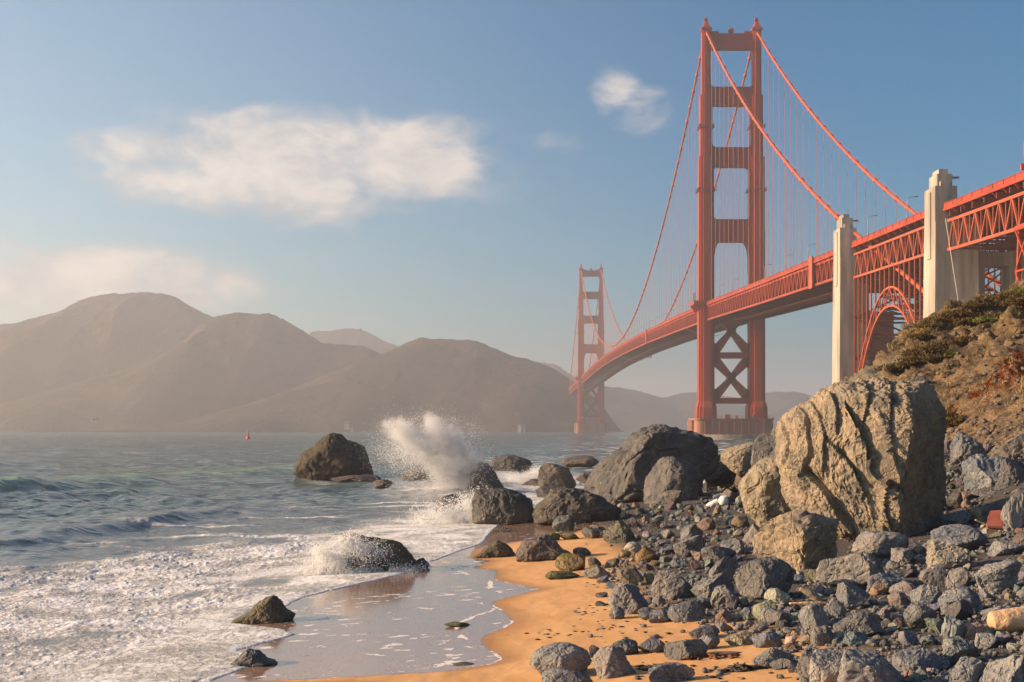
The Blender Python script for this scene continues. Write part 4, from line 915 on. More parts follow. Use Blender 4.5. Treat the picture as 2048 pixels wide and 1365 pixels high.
put_rock('boulder', 1290, 1400, 915, 1012, 'dark pyramid-like boulder in front of the massive humped one', (0.12, 0.105, 0.085), 31, dep=0.8, sub=6, sink=0.1, rough=1.0,
         outline=c7((1330, 500), (1345, 390), (1440, 265), (1530, 255), (1640, 300), (1700, 380), (1690, 520), (1640, 610), (1400, 620), (1335, 600)), planes=[((-0.8, -0.5, 0.3), 1.0)], y_at=101)
put_rock('boulder', 1068, 1236, 976, 1048, 'low dark brown ragged boulder at the edge of the surf, below the massive humped one', (0.10, 0.082, 0.055), 37, dep=0.7, sub=6, sink=0.1, rough=1.25, outline=c7((575, 640), (600, 580), (690, 510), (700, 478), (800, 475), (900, 490), (1000, 520), (1080, 570), (1150, 600), (1150, 690), (1000, 715), (720, 720), (590, 705)), moss=0.1)
put_rock('boulder', 1440, 1530, 885, 950, 'rounded tan speckled boulder standing against the sea, just seaward of the huge cracked one', (0.24, 0.20, 0.145), 41, dep=0.9, rnd=0.6, sub=6, y_at=104)
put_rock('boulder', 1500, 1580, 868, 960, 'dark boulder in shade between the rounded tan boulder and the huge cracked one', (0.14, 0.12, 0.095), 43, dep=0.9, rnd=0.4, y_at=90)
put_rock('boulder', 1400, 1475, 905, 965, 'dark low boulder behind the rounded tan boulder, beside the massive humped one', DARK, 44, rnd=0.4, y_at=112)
# rocks out in the water
put_rock('sea_stack', 587, 746, 868, 957, 'big dark sea stack with a mossy peak, alone in the open water', (0.05, 0.036, 0.028), 51, dep=0.8, sub=6, sink=0.12, moss=0.35, wet=0.3, rough=0.9, cat='sea stack',
         outline=cs((178, 480), (195, 430), (230, 340), (330, 280), (400, 220), (470, 188), (530, 195), (580, 240), (640, 250), (710, 285), (740, 370), (765, 450), (785, 520), (600, 560), (300, 560)))
put_rock('rock', 660, 730, 950, 966, 'low reddish wet ledge at the foot of the big dark sea stack', RED, 53, wet=0.8, rnd=0.4)
put_rock('rock', 702, 764, 949, 967, 'reddish brown ledge with a white water line beside the sea stack', (0.11, 0.06, 0.04), 54, wet=0.8, rnd=0.4)
put_rock('rock', 747, 786, 959, 978, 'small reddish seaweed-covered rock between the sea stack and the tall spray', RED, 55, wet=0.7, rnd=0.5)
put_rock('rock', 800, 870, 936, 966, 'low rock half hidden behind the tall spray', (0.11, 0.09, 0.07), 56, wet=0.5, rnd=0.5)
put_rock('boulder', 925, 1010, 924, 986, 'dark sloping rock that the tall spray is bursting over', (0.085, 0.068, 0.055), 57, dep=0.8, wet=0.6, rnd=0.45, outline=cs((1480, 610), (1520, 480), (1580, 408), (1640, 410), (1700, 470), (1740, 540), (1785, 620), (1700, 660), (1500, 650)))
put_rock('boulder', 978, 1064, 909, 947, 'dark domed rock offshore behind the tall spray', (0.085, 0.070, 0.055), 58, dep=0.8, wet=0.5, rnd=0.5, rough=1.1)
put_rock('rock', 1122, 1200, 911, 936, 'low brown domed rock farthest out before the bridge tower', (0.11, 0.075, 0.05), 59, wet=0.4, rnd=0.6)
put_rock('boulder', 1074, 1154, 925, 978, 'blocky brown rock with white water breaking over its ledge', (0.10, 0.075, 0.055), 60, wet=0.5, rnd=0.2, dep=0.7)
put_rock('rock', 1042, 1110, 958, 975, 'flat brown ledge jutting seaward from the blocky brown rock', (0.09, 0.065, 0.05), 61, wet=0.6, rnd=0.3)
put_rock('rock', 1070, 1124, 973, 996, 'small dark rock in the surf below the blocky brown rock', (0.08, 0.065, 0.06), 62, wet=0.6, rnd=0.4)
put_rock('rock', 1152, 1196, 944, 966, 'small reddish brown rock between the blocky rock and the massive humped boulder', (0.12, 0.08, 0.06), 63, wet=0.5, rnd=0.4)
put_rock('boulder', 948, 1074, 979, 1050, 'dark smooth-backed boulder struck by the lower burst of spray', (0.075, 0.062, 0.05), 64, dep=0.8, sub=6, wet=0.6, rnd=0.5, outline=c7((160, 560), (175, 490), (240, 478), (380, 482), (480, 510), (545, 560), (590, 680), (570, 730), (350, 740), (170, 700)))
put_rock('rock', 868, 928, 988, 1030, 'jagged dark rock poking out beside the lower burst of spray', (0.08, 0.066, 0.055), 65, wet=0.6, rnd=0.25)
put_rock('rock', 984, 1024, 1055, 1065, 'thin flat brown slab lying on the wet sand below the struck boulder', (0.10, 0.07, 0.05), 66, wet=0.6, rnd=0.3, dep=0.6)
put_rock('boulder', 690, 842, 1068, 1146, 'dark mossy rock in the white surf with spray flung over its seaward end', (0.075, 0.066, 0.05), 67, dep=0.6, sub=6, wet=0.6, moss=0.45, rough=1.0, outline=cs((560, 1180), (560, 1060), (580, 960), (650, 945), (740, 970), (830, 990), (890, 1005), (960, 1010), (1030, 1060), (1080, 1120), (1140, 1210), (900, 1270), (650, 1240)))
put_rock('rock', 822, 860, 1116, 1138, 'small dark rock touching the landward end of the mossy surf rock', (0.08, 0.066, 0.055), 68, wet=0.5, rnd=0.4)
put_rock('rock', 474, 578, 1195, 1247, 'dark triangular rock with a mossy ridge at the edge of the foam', (0.085, 0.07, 0.05), 69, dep=0.7, wet=0.5, moss=0.35, rough=1.0, outline=[(462, 1244), (500, 1226), (530, 1200), (545, 1194), (556, 1204), (568, 1220), (585, 1228), (575, 1250), (500, 1256)])
put_rock('rock', 462, 546, 1300, 1334, 'low dark pointed rock at the edge of the foam, nearest the camera', (0.08, 0.075, 0.07), 70, dep=0.7, wet=0.6, outline=[(458, 1333), (480, 1316), (497, 1301), (515, 1306), (530, 1318), (556, 1324), (540, 1340), (480, 1342)])
put_rock('rock', 888, 940, 1244, 1255, 'flat weedy stone lying alone in the shallow water sheet', (0.10, 0.10, 0.055), 71, wet=0.4, moss=0.8, rnd=0.5)
put_rock('rock', 905, 950, 1325, 1331, 'scrap of dark weed-covered stone on the wet sand near the last swash line', (0.07, 0.065, 0.06), 72, wet=0.4, rnd=0.5)
put_rock('rock', 945, 1027, 1082, 1116, 'dark peaked rock at the seaward edge of the sand', (0.09, 0.075, 0.055), 73, dep=0.7, wet=0.3, moss=0.25, rough=1.0, outline=[(944, 1116), (965, 1104), (985, 1090), (995, 1081), (1010, 1088), (1018, 1096), (1028, 1108), (1010, 1120), (960, 1122)])
put_rock('rock', 1036, 1140, 1076, 1122, 'dark rock with a knobbly reddish seaward face on the sand', (0.115, 0.082, 0.06), 74, dep=0.7, wet=0.2, rough=1.3, outline=c7((462, 950), (470, 890), (510, 840), (580, 815), (650, 806), (720, 840), (760, 890), (815, 900), (820, 930), (700, 960), (500, 975)))
# named rocks of the beach and the rock field
NR = [
 (1104, 1150, 1030, 1064, 'upright blue-green slab below the ragged surf boulder', (0.11, 0.125, 0.105), .25, 0), (1163, 1200, 1054, 1078, 'small dark lumpy rock at the inner edge of the wet sand', DARK, .4, 0),
 (1205, 1273, 1041, 1087, 'dark angular rock with a mossy seaward flank, where sand meets the rock field', (0.13, 0.12, 0.095), .25, .5), (1085, 1121, 1065, 1083, 'mossy green-topped rock behind the knobbly reddish one', (0.11, 0.11, 0.05), .4, 1),
 (1120, 1158, 1066, 1080, 'small mossy stone in the shallow pool', (0.12, 0.11, 0.06), .5, .8), (1145, 1182, 1095, 1113, 'smooth dark rounded stone on the sand inland of the knobbly reddish rock', DARK, .8, 0),
 (1109, 1171, 1106, 1144, 'boulder coated in bright yellow-green moss on the sand', (0.17, 0.14, 0.08), .35, 1), (1175, 1203, 1115, 1134, 'dark round stone beside the moss-coated boulder', DARK, .6, 0),
 (1090, 1160, 1142, 1160, 'flat weedy black rock in front of the moss-coated boulder', (0.075, 0.08, 0.05), .4, .6), (1165, 1219, 1130, 1158, 'half-mossy grey rock just inland of the flat weedy one', GREY, .35, .7),
 (1190, 1213, 1202, 1213, 'small dark pointed stone alone on the sand', DARK, .2, 0), (1190, 1216, 1184, 1196, 'small dark stone at the edge of the sand above the lone pointed stone', DARK, .4, 0),
 (1216, 1298, 1166, 1230, 'large two-hollowed grey rock at the corner of the rock field', (0.17, 0.155, 0.135), .35, 0), (1217, 1250, 1212, 1240, 'small leaning grey rock against the two-hollowed rock', BLUE, .2, 0),
 (1231, 1287, 1132, 1172, 'grey rock with yellow lichen on its seaward side', (0.16, 0.14, 0.11), .35, .35), (1300, 1387, 1140, 1199, 'big upright brownish rock with a cleft face in the middle of the rock field', (0.18, 0.15, 0.115), .2, 0),
 (1383, 1472, 1146, 1203, 'tent-shaped grey rock just seaward of the shaded round boulder', (0.18, 0.165, 0.135), .15, 0), (1417, 1474, 1110, 1166, 'grey slab standing on end behind the tent-shaped rock', (0.17, 0.155, 0.13), .2, 0),
 (1420, 1482, 1170, 1222, 'blocky brown-grey rock in front of the tent-shaped rock', (0.16, 0.145, 0.12), .2, 0), (1335, 1412, 1199, 1245, 'bulky grey rock with a stepped top at the front edge of the rock field', (0.15, 0.14, 0.125), .35, 0),
 (1296, 1345, 1220, 1245, 'wedge-like grey rock lying just seaward of the stepped one', GREY, .3, 0), (1275, 1315, 1215, 1235, 'rounded dark stone between the two-hollowed rock and the wedge', DARK, .7, 0),
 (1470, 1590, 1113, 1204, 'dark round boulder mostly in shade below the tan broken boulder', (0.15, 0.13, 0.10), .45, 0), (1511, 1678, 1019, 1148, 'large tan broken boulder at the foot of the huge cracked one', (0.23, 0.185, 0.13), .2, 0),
 (1700, 1822, 1062, 1120, 'long low grey-tan slab under the overhang of the huge cracked boulder', (0.22, 0.19, 0.15), .35, 0), (1634, 1780, 1100, 1184, 'wide knobbly grey boulder in front of the dark cave-like gap', (0.19, 0.165, 0.13), .35, 0),
 (1860, 1973, 1048, 1107, 'smooth blue-grey boulder with a sloping flat top', BLUE, .45, 0), (1852, 1942, 1078, 1140, 'pale triangular slab with a lit edge, before the smooth blue-grey boulder', (0.24, 0.215, 0.17), .05, 0),
 (1782, 1824, 1095, 1134, 'angular grey stone at the end of the long low slab', GREY, .2, 0), (1977, 2050, 1082, 1113, 'fractured grey rock below the brown box at the picture edge', (0.18, 0.18, 0.17), .25, 0),
 (1943, 2036, 1118, 1188, 'large rough grey-tan rock high in the landward part of the rock field', (0.21, 0.19, 0.15), .3, 0), (1839, 1888, 1130, 1175, 'pinkish-brown cracked rock beside the pale triangular slab', (0.20, 0.155, 0.13), .25, 0),
 (1889, 1936, 1134, 1175, 'tan ridged rock below the pale triangular slab', (0.22, 0.19, 0.14), .25, 0), (1822, 1888, 1168, 1213, 'broad grey rock with a flat lit face in the middle of the landward field', (0.20, 0.185, 0.16), .2, 0),
 (1674, 1742, 1162, 1220, 'peaked rough grey rock with a tall point, landward of the driftwood plank', (0.17, 0.16, 0.145), .15, 0), (1732, 1815, 1144, 1186, 'flat-sided blue-grey block lying under the knobbly boulder', BLUE, .2, 0),
 (1779, 1840, 1162, 1195, 'purplish rubbly rock beside the blue-grey block', (0.17, 0.14, 0.135), .3, 0), (1879, 1966, 1175, 1232, 'large smooth-faced blue-grey rock with a curved back', (0.16, 0.165, 0.16), .4, 0),
 (1807, 1875, 1204, 1260, 'dark egg-shaped rock with pale speckles', (0.13, 0.125, 0.11), .5, 0), (1667, 1765, 1222, 1278, 'long dark tilted boulder behind the teal-green stone', (0.13, 0.12, 0.095), .45, 0),
 (1598, 1657, 1206, 1259, 'smooth flat-faced grey disc of stone standing on edge below the driftwood plank', (0.21, 0.195, 0.17), .5, 0), (1655, 1690, 1197, 1241, 'finger-like pointed grey stone beside the disc of stone', (0.20, 0.185, 0.16), .3, 0),
 (1504, 1553, 1199, 1244, 'green-tinged lichen-covered rock beside the driftwood plank', (0.22, 0.22, 0.15), .35, .2), (1522, 1578, 1216, 1250, 'brown-grey wedge in front of the green-tinged rock', (0.17, 0.15, 0.125), .3, 0),
 (1684, 1738, 1263, 1294, 'teal-green block of stone, the greenest in the rock field', (0.14, 0.20, 0.17), .2, 0), (1620, 1672, 1251, 1292, 'dark cubic rock just seaward of the teal-green block', (0.12, 0.115, 0.10), .2, 0),
 (1815, 1875, 1241, 1283, 'warm brown loaf-shaped rock lying tilted on sand', (0.23, 0.175, 0.135), .25, 0), (1881, 1930, 1230, 1283, 'pale green upright slab landward of the brown loaf-shaped rock', (0.21, 0.23, 0.19), .15, 0),
 (1881, 1960, 1274, 1330, 'lichen-spotted grey-green rock below the pale green slab', (0.17, 0.175, 0.14), .35, 0), (1787, 1895, 1295, 1346, 'slanting blue-grey rock crossed by white veins', (0.17, 0.165, 0.16), .15, 0),
 (1922, 1974, 1245, 1278, 'pinkish red lumpy stone beside the big driftwood log', (0.27, 0.17, 0.14), .4, 0), (1591, 1655, 1292, 1362, 'dark rough rock with a white crusted edge at the front of the landward field', (0.15, 0.14, 0.12), .3, 0),
 (1613, 1706, 1298, 1385, 'big smooth grey boulder cut by the bottom of the picture, seaward of the sharp peak', (0.21, 0.195, 0.17), .4, 0), (1668, 1820, 1298, 1392, 'sharp-peaked grey boulder at the bottom of the picture, the nearest big rock', (0.20, 0.185, 0.165), .1, 0),
 (1896, 1990, 1312, 1395, 'broken blue-grey rock at the bottom of the picture below the lichen-spotted one', (0.16, 0.165, 0.165), .2, 0), (1960, 2070, 1308, 1400, 'large blue-grey rock in the bottom corner of the picture', (0.17, 0.17, 0.16), .25, 0),
 (1504, 1588, 1295, 1337, 'oblong dark-topped rock on the sand behind the kelp clump', (0.14, 0.13, 0.105), .2, 0), (1536, 1602, 1317, 1338, 'flat layered rock in front of the oblong one', (0.15, 0.135, 0.11), .3, 0),
 (1448, 1513, 1262, 1292, 'yellowish-brown rounded rock at the sandy front of the rock field', (0.22, 0.19, 0.125), .45, .1), (1506, 1564, 1263, 1298, 'blue-grey wedge beside the yellowish-brown rounded rock', (0.15, 0.155, 0.16), .2, 0),
 (1890, 1948, 1198, 1242, 'dark pitted rock between the egg-shaped rock and the driftwood log', DARK, .4, 0), (1958, 2046, 1208, 1240, 'grey rock the driftwood log rests against', (0.18, 0.175, 0.165), .3, 0),
 (1058, 1184, 1285, 1358, 'big rounded slate-grey boulder with a lit seaward edge, nearest on the open sand', (0.19, 0.185, 0.165), .5, 0), (1080, 1190, 1336, 1395, 'smooth grey boulder cut by the bottom edge, before the big rounded slate one', (0.15, 0.15, 0.14), .6, 0),
 (1184, 1268, 1292, 1356, 'tan-grey two-sided rock beside the big rounded slate boulder', (0.22, 0.185, 0.14), .2, 0), (1219, 1277, 1276, 1312, 'dark blue-grey rock behind the two-sided one', (0.13, 0.13, 0.125), .3, 0),
 (1274, 1331, 1274, 1308, 'ridge-backed blue-grey rock lying by itself on the sand', (0.14, 0.14, 0.14), .15, 0), (1328, 1416, 1277, 1320, 'wide lumpy dark rock at the sandy front of the field', (0.14, 0.125, 0.10), .4, 0),
 (1294, 1390, 1326, 1368, 'purple-grey rock with pale scratches at the bottom of the picture', (0.17, 0.155, 0.15), .15, 0), (1375, 1442, 1249, 1280, 'flat-topped blue-grey rock on the sand', (0.14, 0.145, 0.145), .25, 0),
 (1178, 1200, 1290, 1316, 'small rough dark stone tucked behind the big rounded slate boulder', DARK, .4, 0), (1395, 1440, 1270, 1300, 'rounded dark grey stone behind the wide lumpy rock', GREY, .6, 0),
 (1270, 1312, 1094, 1125, 'orange-brown algae-covered rock leaning at the seaward edge of the field', (0.24, 0.15, 0.06), .3, 0), (1233, 1262, 1100, 1116, 'small lichen-yellow stone at the seaward edge of the field', (0.22, 0.19, 0.10), .5, .4),
 (1318, 1365, 980, 1014, 'brown peaked rock below the dark pyramid-like boulder', (0.16, 0.125, 0.085), .3, 0), (1440, 1480, 978, 1006, 'brown rock beside the white plastic litter', (0.17, 0.135, 0.10), .3, 0),
 (1360, 1408, 1048, 1088, 'leaning grey slab in the upper part of the rock field', (0.15, 0.145, 0.125), .3, 0), (1346, 1412, 1070, 1110, 'long whale-backed grey boulder in the upper rock field', (0.15, 0.14, 0.12), .4, 0),
 (1400, 1474, 1092, 1128, 'long rounded dark log-shaped rock behind the grey slab on end', (0.14, 0.125, 0.105), .5, 0), (1462, 1500, 1030, 1056, 'brown rounded rock below the shoulder-shaped boulder', BRN, .5, 0),
 (1440, 1490, 1076, 1112, 'grey cracked rock just seaward of the tan broken boulder', GREY, .25, 0), (1485, 1530, 1046, 1088, 'grey-brown wedge between the shoulder-shaped and broken tan boulders', (0.20, 0.17, 0.125), .25, 0),
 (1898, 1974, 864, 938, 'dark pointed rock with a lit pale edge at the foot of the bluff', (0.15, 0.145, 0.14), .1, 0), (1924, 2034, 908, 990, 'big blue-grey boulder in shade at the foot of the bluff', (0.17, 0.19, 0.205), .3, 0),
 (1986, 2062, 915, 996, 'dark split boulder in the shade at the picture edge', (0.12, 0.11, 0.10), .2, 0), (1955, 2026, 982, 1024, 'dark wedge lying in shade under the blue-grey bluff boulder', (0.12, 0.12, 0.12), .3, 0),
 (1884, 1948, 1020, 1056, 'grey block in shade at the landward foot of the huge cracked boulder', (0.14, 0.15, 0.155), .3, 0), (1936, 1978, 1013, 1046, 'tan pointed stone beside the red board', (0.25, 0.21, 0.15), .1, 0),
 (2000, 2062, 978, 1060, 'tall grey rock landward of the red board', (0.20, 0.185, 0.16), .25, 0), (1890, 1930, 985, 1022, 'dark rock wedged behind the huge cracked boulder on the bluff side', DARK, .3, 0),
 (1995, 2056, 866, 925, 'rusty brown rock at the base of the bluff, at the picture edge', (0.17, 0.13, 0.10), .3, 0), (1815, 1868, 752, 782, 'dark loose rock on the bluff just above the flat top of the huge cracked boulder', DARK, .3, 0),
]
sd = 300
for x0, x1, yt, yb, lab, col, rnd, mo in NR:
    sd += 7
    big = (x1 - x0) > 75
    ya = {1898: 74, 1924: 70, 1986: 68, 1955: 67, 1995: 76, 1815: 69, 1890: 66}.get(x0) if yb < 1030 or x0 == 1815 else None
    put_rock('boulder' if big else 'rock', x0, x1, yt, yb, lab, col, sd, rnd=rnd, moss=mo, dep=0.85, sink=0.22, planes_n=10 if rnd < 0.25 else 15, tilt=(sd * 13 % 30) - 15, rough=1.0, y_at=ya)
named = list(zip(ROCKLIST, [o['label'] for o in bpy.data.objects if o.type == 'MESH' and o.name.split('.')[0] in ('boulder', 'rock', 'sea_stack')]))
named = []
for o in C.objects:
    if o.type == 'MESH' and o.get('category') in ('boulder', 'rock', 'sea stack'): named.append(o)
anch = [(np.array(((b_[0] + b_[1]) / 2, (b_[2] + b_[3]) / 2)), b_[1] - b_[0], o['label']) for b_, o in zip(ROCKLIST, named)]
# smaller single stones of the rock field
protos = []
for k in range(16):
    v, f = rock_shape(4, 900 + k * 5, (0.02, 0.1, 0.25, 0.55)[k % 4], 10, 1.0); v = (v - (v.max(0) + v.min(0)) / 2) / (v.max(0) - v.min(0)).max()
    me = mesh_np('stone', v, f, False, dict(moss=np.zeros(len(v)), wet=np.zeros(len(v)))); me.materials.append(M_ROCK); protos.append(me)
FIELD = [(1215, 1010), (1290, 1018), (1330, 1000), (1420, 965), (1490, 985), (1500, 1050), (1560, 1150), (1690, 1150), (1700, 1070), (1830, 1085), (1885, 1030), (1890, 900), (2070, 890), (2070, 1400), (1600, 1372), (1570, 1310), (1500, 1290), (1440, 1262), (1330, 1240), (1300, 1245), (1250, 1215), (1205, 1165), (1225, 1120), (1290, 1090), (1200, 1075), (1165, 1050)]
def inpoly(px, py, poly):
    c = False
    for i in range(len(poly)):
        (x1, y1), (x2, y2) = poly[i], poly[i - 1]
        if (y1 > py) != (y2 > py) and px < (x2 - x1) * (py - y1) / (y2 - y1) + x1: c = not c
    return c
r3 = np.random.default_rng(77); small = []; tries = 0
while len(small) < 285 and tries < 60000:
    tries += 1
    px, py = r3.uniform(1160, 2060), r3.uniform(890, 1372)
    if not inpoly(px, py, FIELD): continue
    dep_ = max(0.1, (py - 940) / 420); w_ = (16 + 30 * r3.random() ** 1.6) * (0.6 + 0.95 * dep_)
    if any((abs(px - (b_[0] + b_[1]) / 2) < (b_[1] - b_[0]) * 0.42 + w_ * 0.1) and (b_[2] - 2 < py < b_[3] + w_ * 0.12) for b_ in ROCKLIST): continue
    if any(math.hypot(px - s_[0], (py - s_[1]) * 1.7) < (w_ + s_[2]) * 0.37 for s_ in small): continue
    small.append((px, py, w_))
COLS = [('grey', (0.165, 0.16, 0.158)), ('grey', (0.145, 0.142, 0.14)), ('dark', DARK), ('blue-grey', BLUE), ('brown', BRN), ('greenish', GRN), ('pale', PALE), ('grey', (0.19, 0.182, 0.172)), ('reddish', (0.20, 0.13, 0.10))]
def short(lab):
    for c_ in (',', ' with ', ' at the ', ' on the ', ' in the ', ' lying ', ' below ', ' beside ', ' between ', ' behind ', ' leaning ', ' just ', ' standing ', ' that ', ' alone ', ' against ', ' crossed ', ' before ', ' coated in bright '):
        lab = lab.split(c_)[0] if c_ != ' coated in bright ' else lab.replace(c_, ' coated in ')
    return ' '.join(lab.split()[:7])
cnt = {}; info = []
uniq = {}
for a_ in anch: uniq[short(a_[2])] = uniq.get(short(a_[2]), 0) + 1
for px, py, w_ in small:
    cn, col = COLS[int(r3.choice(len(COLS), p=(.2, .17, .13, .13, .11, .06, .06, .1, .04)))]
    ds = [(np.hypot(a_[0][0] - px, a_[0][1] - py) - a_[1] * 0.25, a_[2]) for a_ in anch if uniq[short(a_[2])] == 1]; ds.sort(key=lambda q: q[0])
    info.append([px, py, w_, cn, col, ds[0][1], ds[0][0]])
by = {}
for q in info: by.setdefault((q[5], q[3]), []).append(q)
for (lab, cn), qs in by.items():
    qs.sort(key=lambda q: q[6])
    for i, q in enumerate(qs):
        px, py, w_, _, col, _, _ = q; gx, gy, gz = px2ground(px, py)
        k = int(r3.integers(16)); o = link('stone', protos[k], None, None, None, tuple(c * r3.uniform(0.85, 1.12) for c in col)); s_ = w_ * gy / F
        o.scale = (s_, s_ * r3.uniform(.8, 1.1), s_ * r3.uniform(0.6, 0.95)); o.rotation_euler = (r3.uniform(-.5, .5), r3.uniform(-.5, .5), r3.uniform(0, 6.28))
        o.location = (gx, gy + s_ * 0.3, gz + s_ * r3.uniform(0.10, 0.26))
        wrd = 'small' if w_ < 26 else 'middling'
        oth = '' if len(qs) == 1 else (' closest' if i == 0 else ' ' + ORD[i] + ' closest')
        tag(o, f'{cn} stone{oth} to the {short(lab)}' if oth else f'only {cn} loose stone next to the {short(lab)}', 'stone', 'loose stones of the rock field')
# shingle too small to count
pv, pf = [], []; base = 0
pr = [rock_shape(2, 1200 + k, 0.4, 10, 0.8) for k in range(6)]
N = 0
while N < 10500:
    px, py = r3.uniform(1150, 2500), r3.uniform(880, 1375)
    if not inpoly(px, py, FIELD) and not (px > 1885 and 885 < py < 1040) and px < 2060 and r3.random() > 0.03: continue
    gx, gy, gz = px2ground(px, py); N += 1
    s_ = (4 + (14 if px < 2060 else 55) * r3.random() ** 2) * (0.55 + max(0.12, (py - 940) / 420) * 0.7) * gy / F * 0.5
    v, f = pr[N % 6]; a_ = r3.uniform(0, 6.28); c_, n_ = math.cos(a_), math.sin(a_)
    vv = (v * np.array([1, .8, .65])) @ np.array([[c_, n_, 0], [-n_, c_, 0], [0, 0, 1]]) * s_ + np.array([gx, gy, gz + s_ * 0.3])
    pv.append(vv); pf.append(f + base); base += len(v)
pv = np.concatenate(pv); o = link('shingle', mesh_np('shingle', pv, np.concatenate(pf), True, dict(moss=np.zeros(len(pv)), wet=np.zeros(len(pv)))), M_ROCK, None, None, (0.14, 0.132, 0.125)); tag(o, 'small grey stones and shingle filling the gaps between the rocks', 'shingle', None, 'stuff')
# rubble shed by the bluff
pv, pf = [], []; base = 0; N = 0
while N < 800:
    px, py = r3.uniform(1700, 2075), r3.uniform(640, 1000); h, nr_ = px2bluff(px, py)
    if h is None or h.y > 150: continue
    if r3.random() > 0.25 + 0.75 * (py > 840): continue
    N += 1; s_ = r3.uniform(0.06, 0.30) * (1.5 if py > 860 and r3.random() < .25 else 0.8); v, f = pr[N % 6]
    pv.append(v * np.array([1, .85, .7]) * s_ + np.array(h[:]) + np.array([0, 0, s_ * .15])); pf.append(f + base); base += len(v)
pv = np.concatenate(pv); o = link('rubble', mesh_np('rubble', pv, np.concatenate(pf), True, dict(moss=np.zeros(len(pv)), wet=np.zeros(len(pv)))), M_ROCK, None, None, (0.13, 0.105, 0.08)); tag(o, 'loose rubble and broken rock strewn over the bluff face', 'rubble', None, 'stuff')
# ------------------------------------------------------------------ plants on the bluff
def leaf_mat(name, a, b2, tr=0.25):
    m = bpy.data.materials.new(name); m.use_nodes = True; t = NT(m.node_tree); oi = t.n.new('ShaderNodeObjectInfo')
    cc = t.mix(t.ramp(t.noise(t.pos(), 2.5, 4, 0.6), 0.35, 0.65), c4(a), c4(b2))
    d = t.add('ShaderNodeBsdfDiffuse', i_Color=cc); tl = t.add('ShaderNodeBsdfTranslucent', i_Color=cc); mx = t.add('ShaderNodeMixShader', i_0=tr, i_1=d.outputs[0], i_2=tl.outputs[0])
    t.add('ShaderNodeOutputMaterial', i_0=mx.outputs[0]); return m
M_BRUSH = leaf_mat('dry_brush_leaves', (0.055, 0.040, 0.018), (0.17, 0.11, 0.045)); M_OLIVE = leaf_mat('olive_leaves', (0.06, 0.045, 0.022), (0.16, 0.12, 0.05)); M_GREEN = leaf_mat('green_leaves', (0.08, 0.10, 0.02), (0.20, 0.20, 0.04))
M_ICE = leaf_mat('red_ice_plant_leaves', (0.16, 0.045, 0.02), (0.30, 0.09, 0.03)); M_GRASS = leaf_mat('straw_grass', (0.20, 0.14, 0.06), (0.36, 0.26, 0.12)); M_TWIG = mat_simple('twig_bark', (0.08, 0.055, 0.035), 0.9, 0.2, 3.0)
def tuft_mesh(n, rx, ry, rz, leaf, seed, up=0.3, slim=1.0):
    r_ = np.random.default_rng(seed); cl = r_.normal(size=(9, 3)) * np.array([rx, ry, rz * .5]) * 0.5; cl[:, 2] = np.abs(cl[:, 2])
    c = cl[r_.integers(9, size=n)] + r_.normal(size=(n, 3)) * np.array([rx, ry, rz]) * 0.28; c[:, 2] = np.abs(c[:, 2])
    a = r_.normal(size=(n, 3)); a[:, 2] += up * 3; a /= np.linalg.norm(a, axis=1)[:, None]; b_ = np.cross(a, r_.normal(size=(n, 3))); b_ /= np.linalg.norm(b_, axis=1)[:, None]
    L = leaf * r_.uniform(.6, 1.4, size=(n, 1)); W = L * 0.35 * slim
    v = np.stack([c - b_ * W, c + b_ * W, c + a * L + b_ * W * .3, c + a * L - b_ * W * .3], 1).reshape(-1, 3)
    return v, np.arange(4 * n).reshape(n, 4)
def plant(kind, px, py, rx, ry, rz, mat, n, leaf, seed, label, cat, group, up=0.3, slim=1.0, stems=True, flat=False):
    h, nr_ = px2bluff(px, py)
    if h is None: return
    root = empty(kind, h)
    v, f = tuft_mesh(n, rx, ry, rz, leaf, seed, up, slim)
    if flat:                                      # a mat that lies on the slope
        c = v.reshape(-1, 4, 3).mean(1); keep = []
        for i in range(n):
            hit = _bvh.ray_cast(Vector((h.x + c[i, 0], h.y + c[i, 1], h.z + 12)), Vector((0, 0, -1)))
            if hit[0] is not None: v[4 * i:4 * i + 4, 2] += hit[0].z - h.z - c[i, 2] * 0.75
    link('foliage', mesh_np('foliage', v, f, False), mat, root)
    if stems:
        m = MB(); r_ = random.Random(seed)
        for k in range(7): m.tube([(0, 0, -0.15), (r_.uniform(-.3, .3) * rx, r_.uniform(-.3, .3) * ry, rz * .35), (r_.uniform(-.7, .7) * rx, r_.uniform(-.7, .7) * ry, rz * .8)], [0.03, 0.02, 0.008], 5)
        m.build('stem', M_TWIG, root, True)
    tag(root, label, cat, group)
sh = [(1866, 655, 1.3, .5, 'dark'), (1888, 645, 1.2, .5, 'brown'), (1912, 634, 1.2, .5, 'brown'), (1934, 624, 1.1, .6, 'brown'), (1957, 616, 1.2, .5, 'dark'), (1978, 608, 1.3, .6, 'brown'), (2000, 602, 1.3, .6, 'brown'), (2022, 598, 1.3, .5, 'brown'), (2044, 592, 1.3, .6, 'green'),
      (1840, 678, .9, .4, 'brown'), (1935, 648, .9, .4, 'brown'), (1968, 645, .8, .35, 'green'), (1850, 712, 1.5, .8, 'brown'), (1872, 706, 1.3, .8, 'dark'), (1892, 700, 1.2, .7, 'brown'), (1842, 728, 1.2, .6, 'brown'), (1868, 724, 1.1, .5, 'olive'), (1815, 735, 1.1, .5, 'brown'), (1905, 716, 1.0, .5, 'green'), (1924, 690, 1.1, .5, 'brown'), (1896, 842, .7, .6, 'olive'), (1908, 850, .7, .5, 'brown'), (1790, 742, .8, .5, 'olive'), (1990, 640, 1.0, .5, 'olive'), (2035, 610, 1.2, .6, 'brown')]
ncol = {}
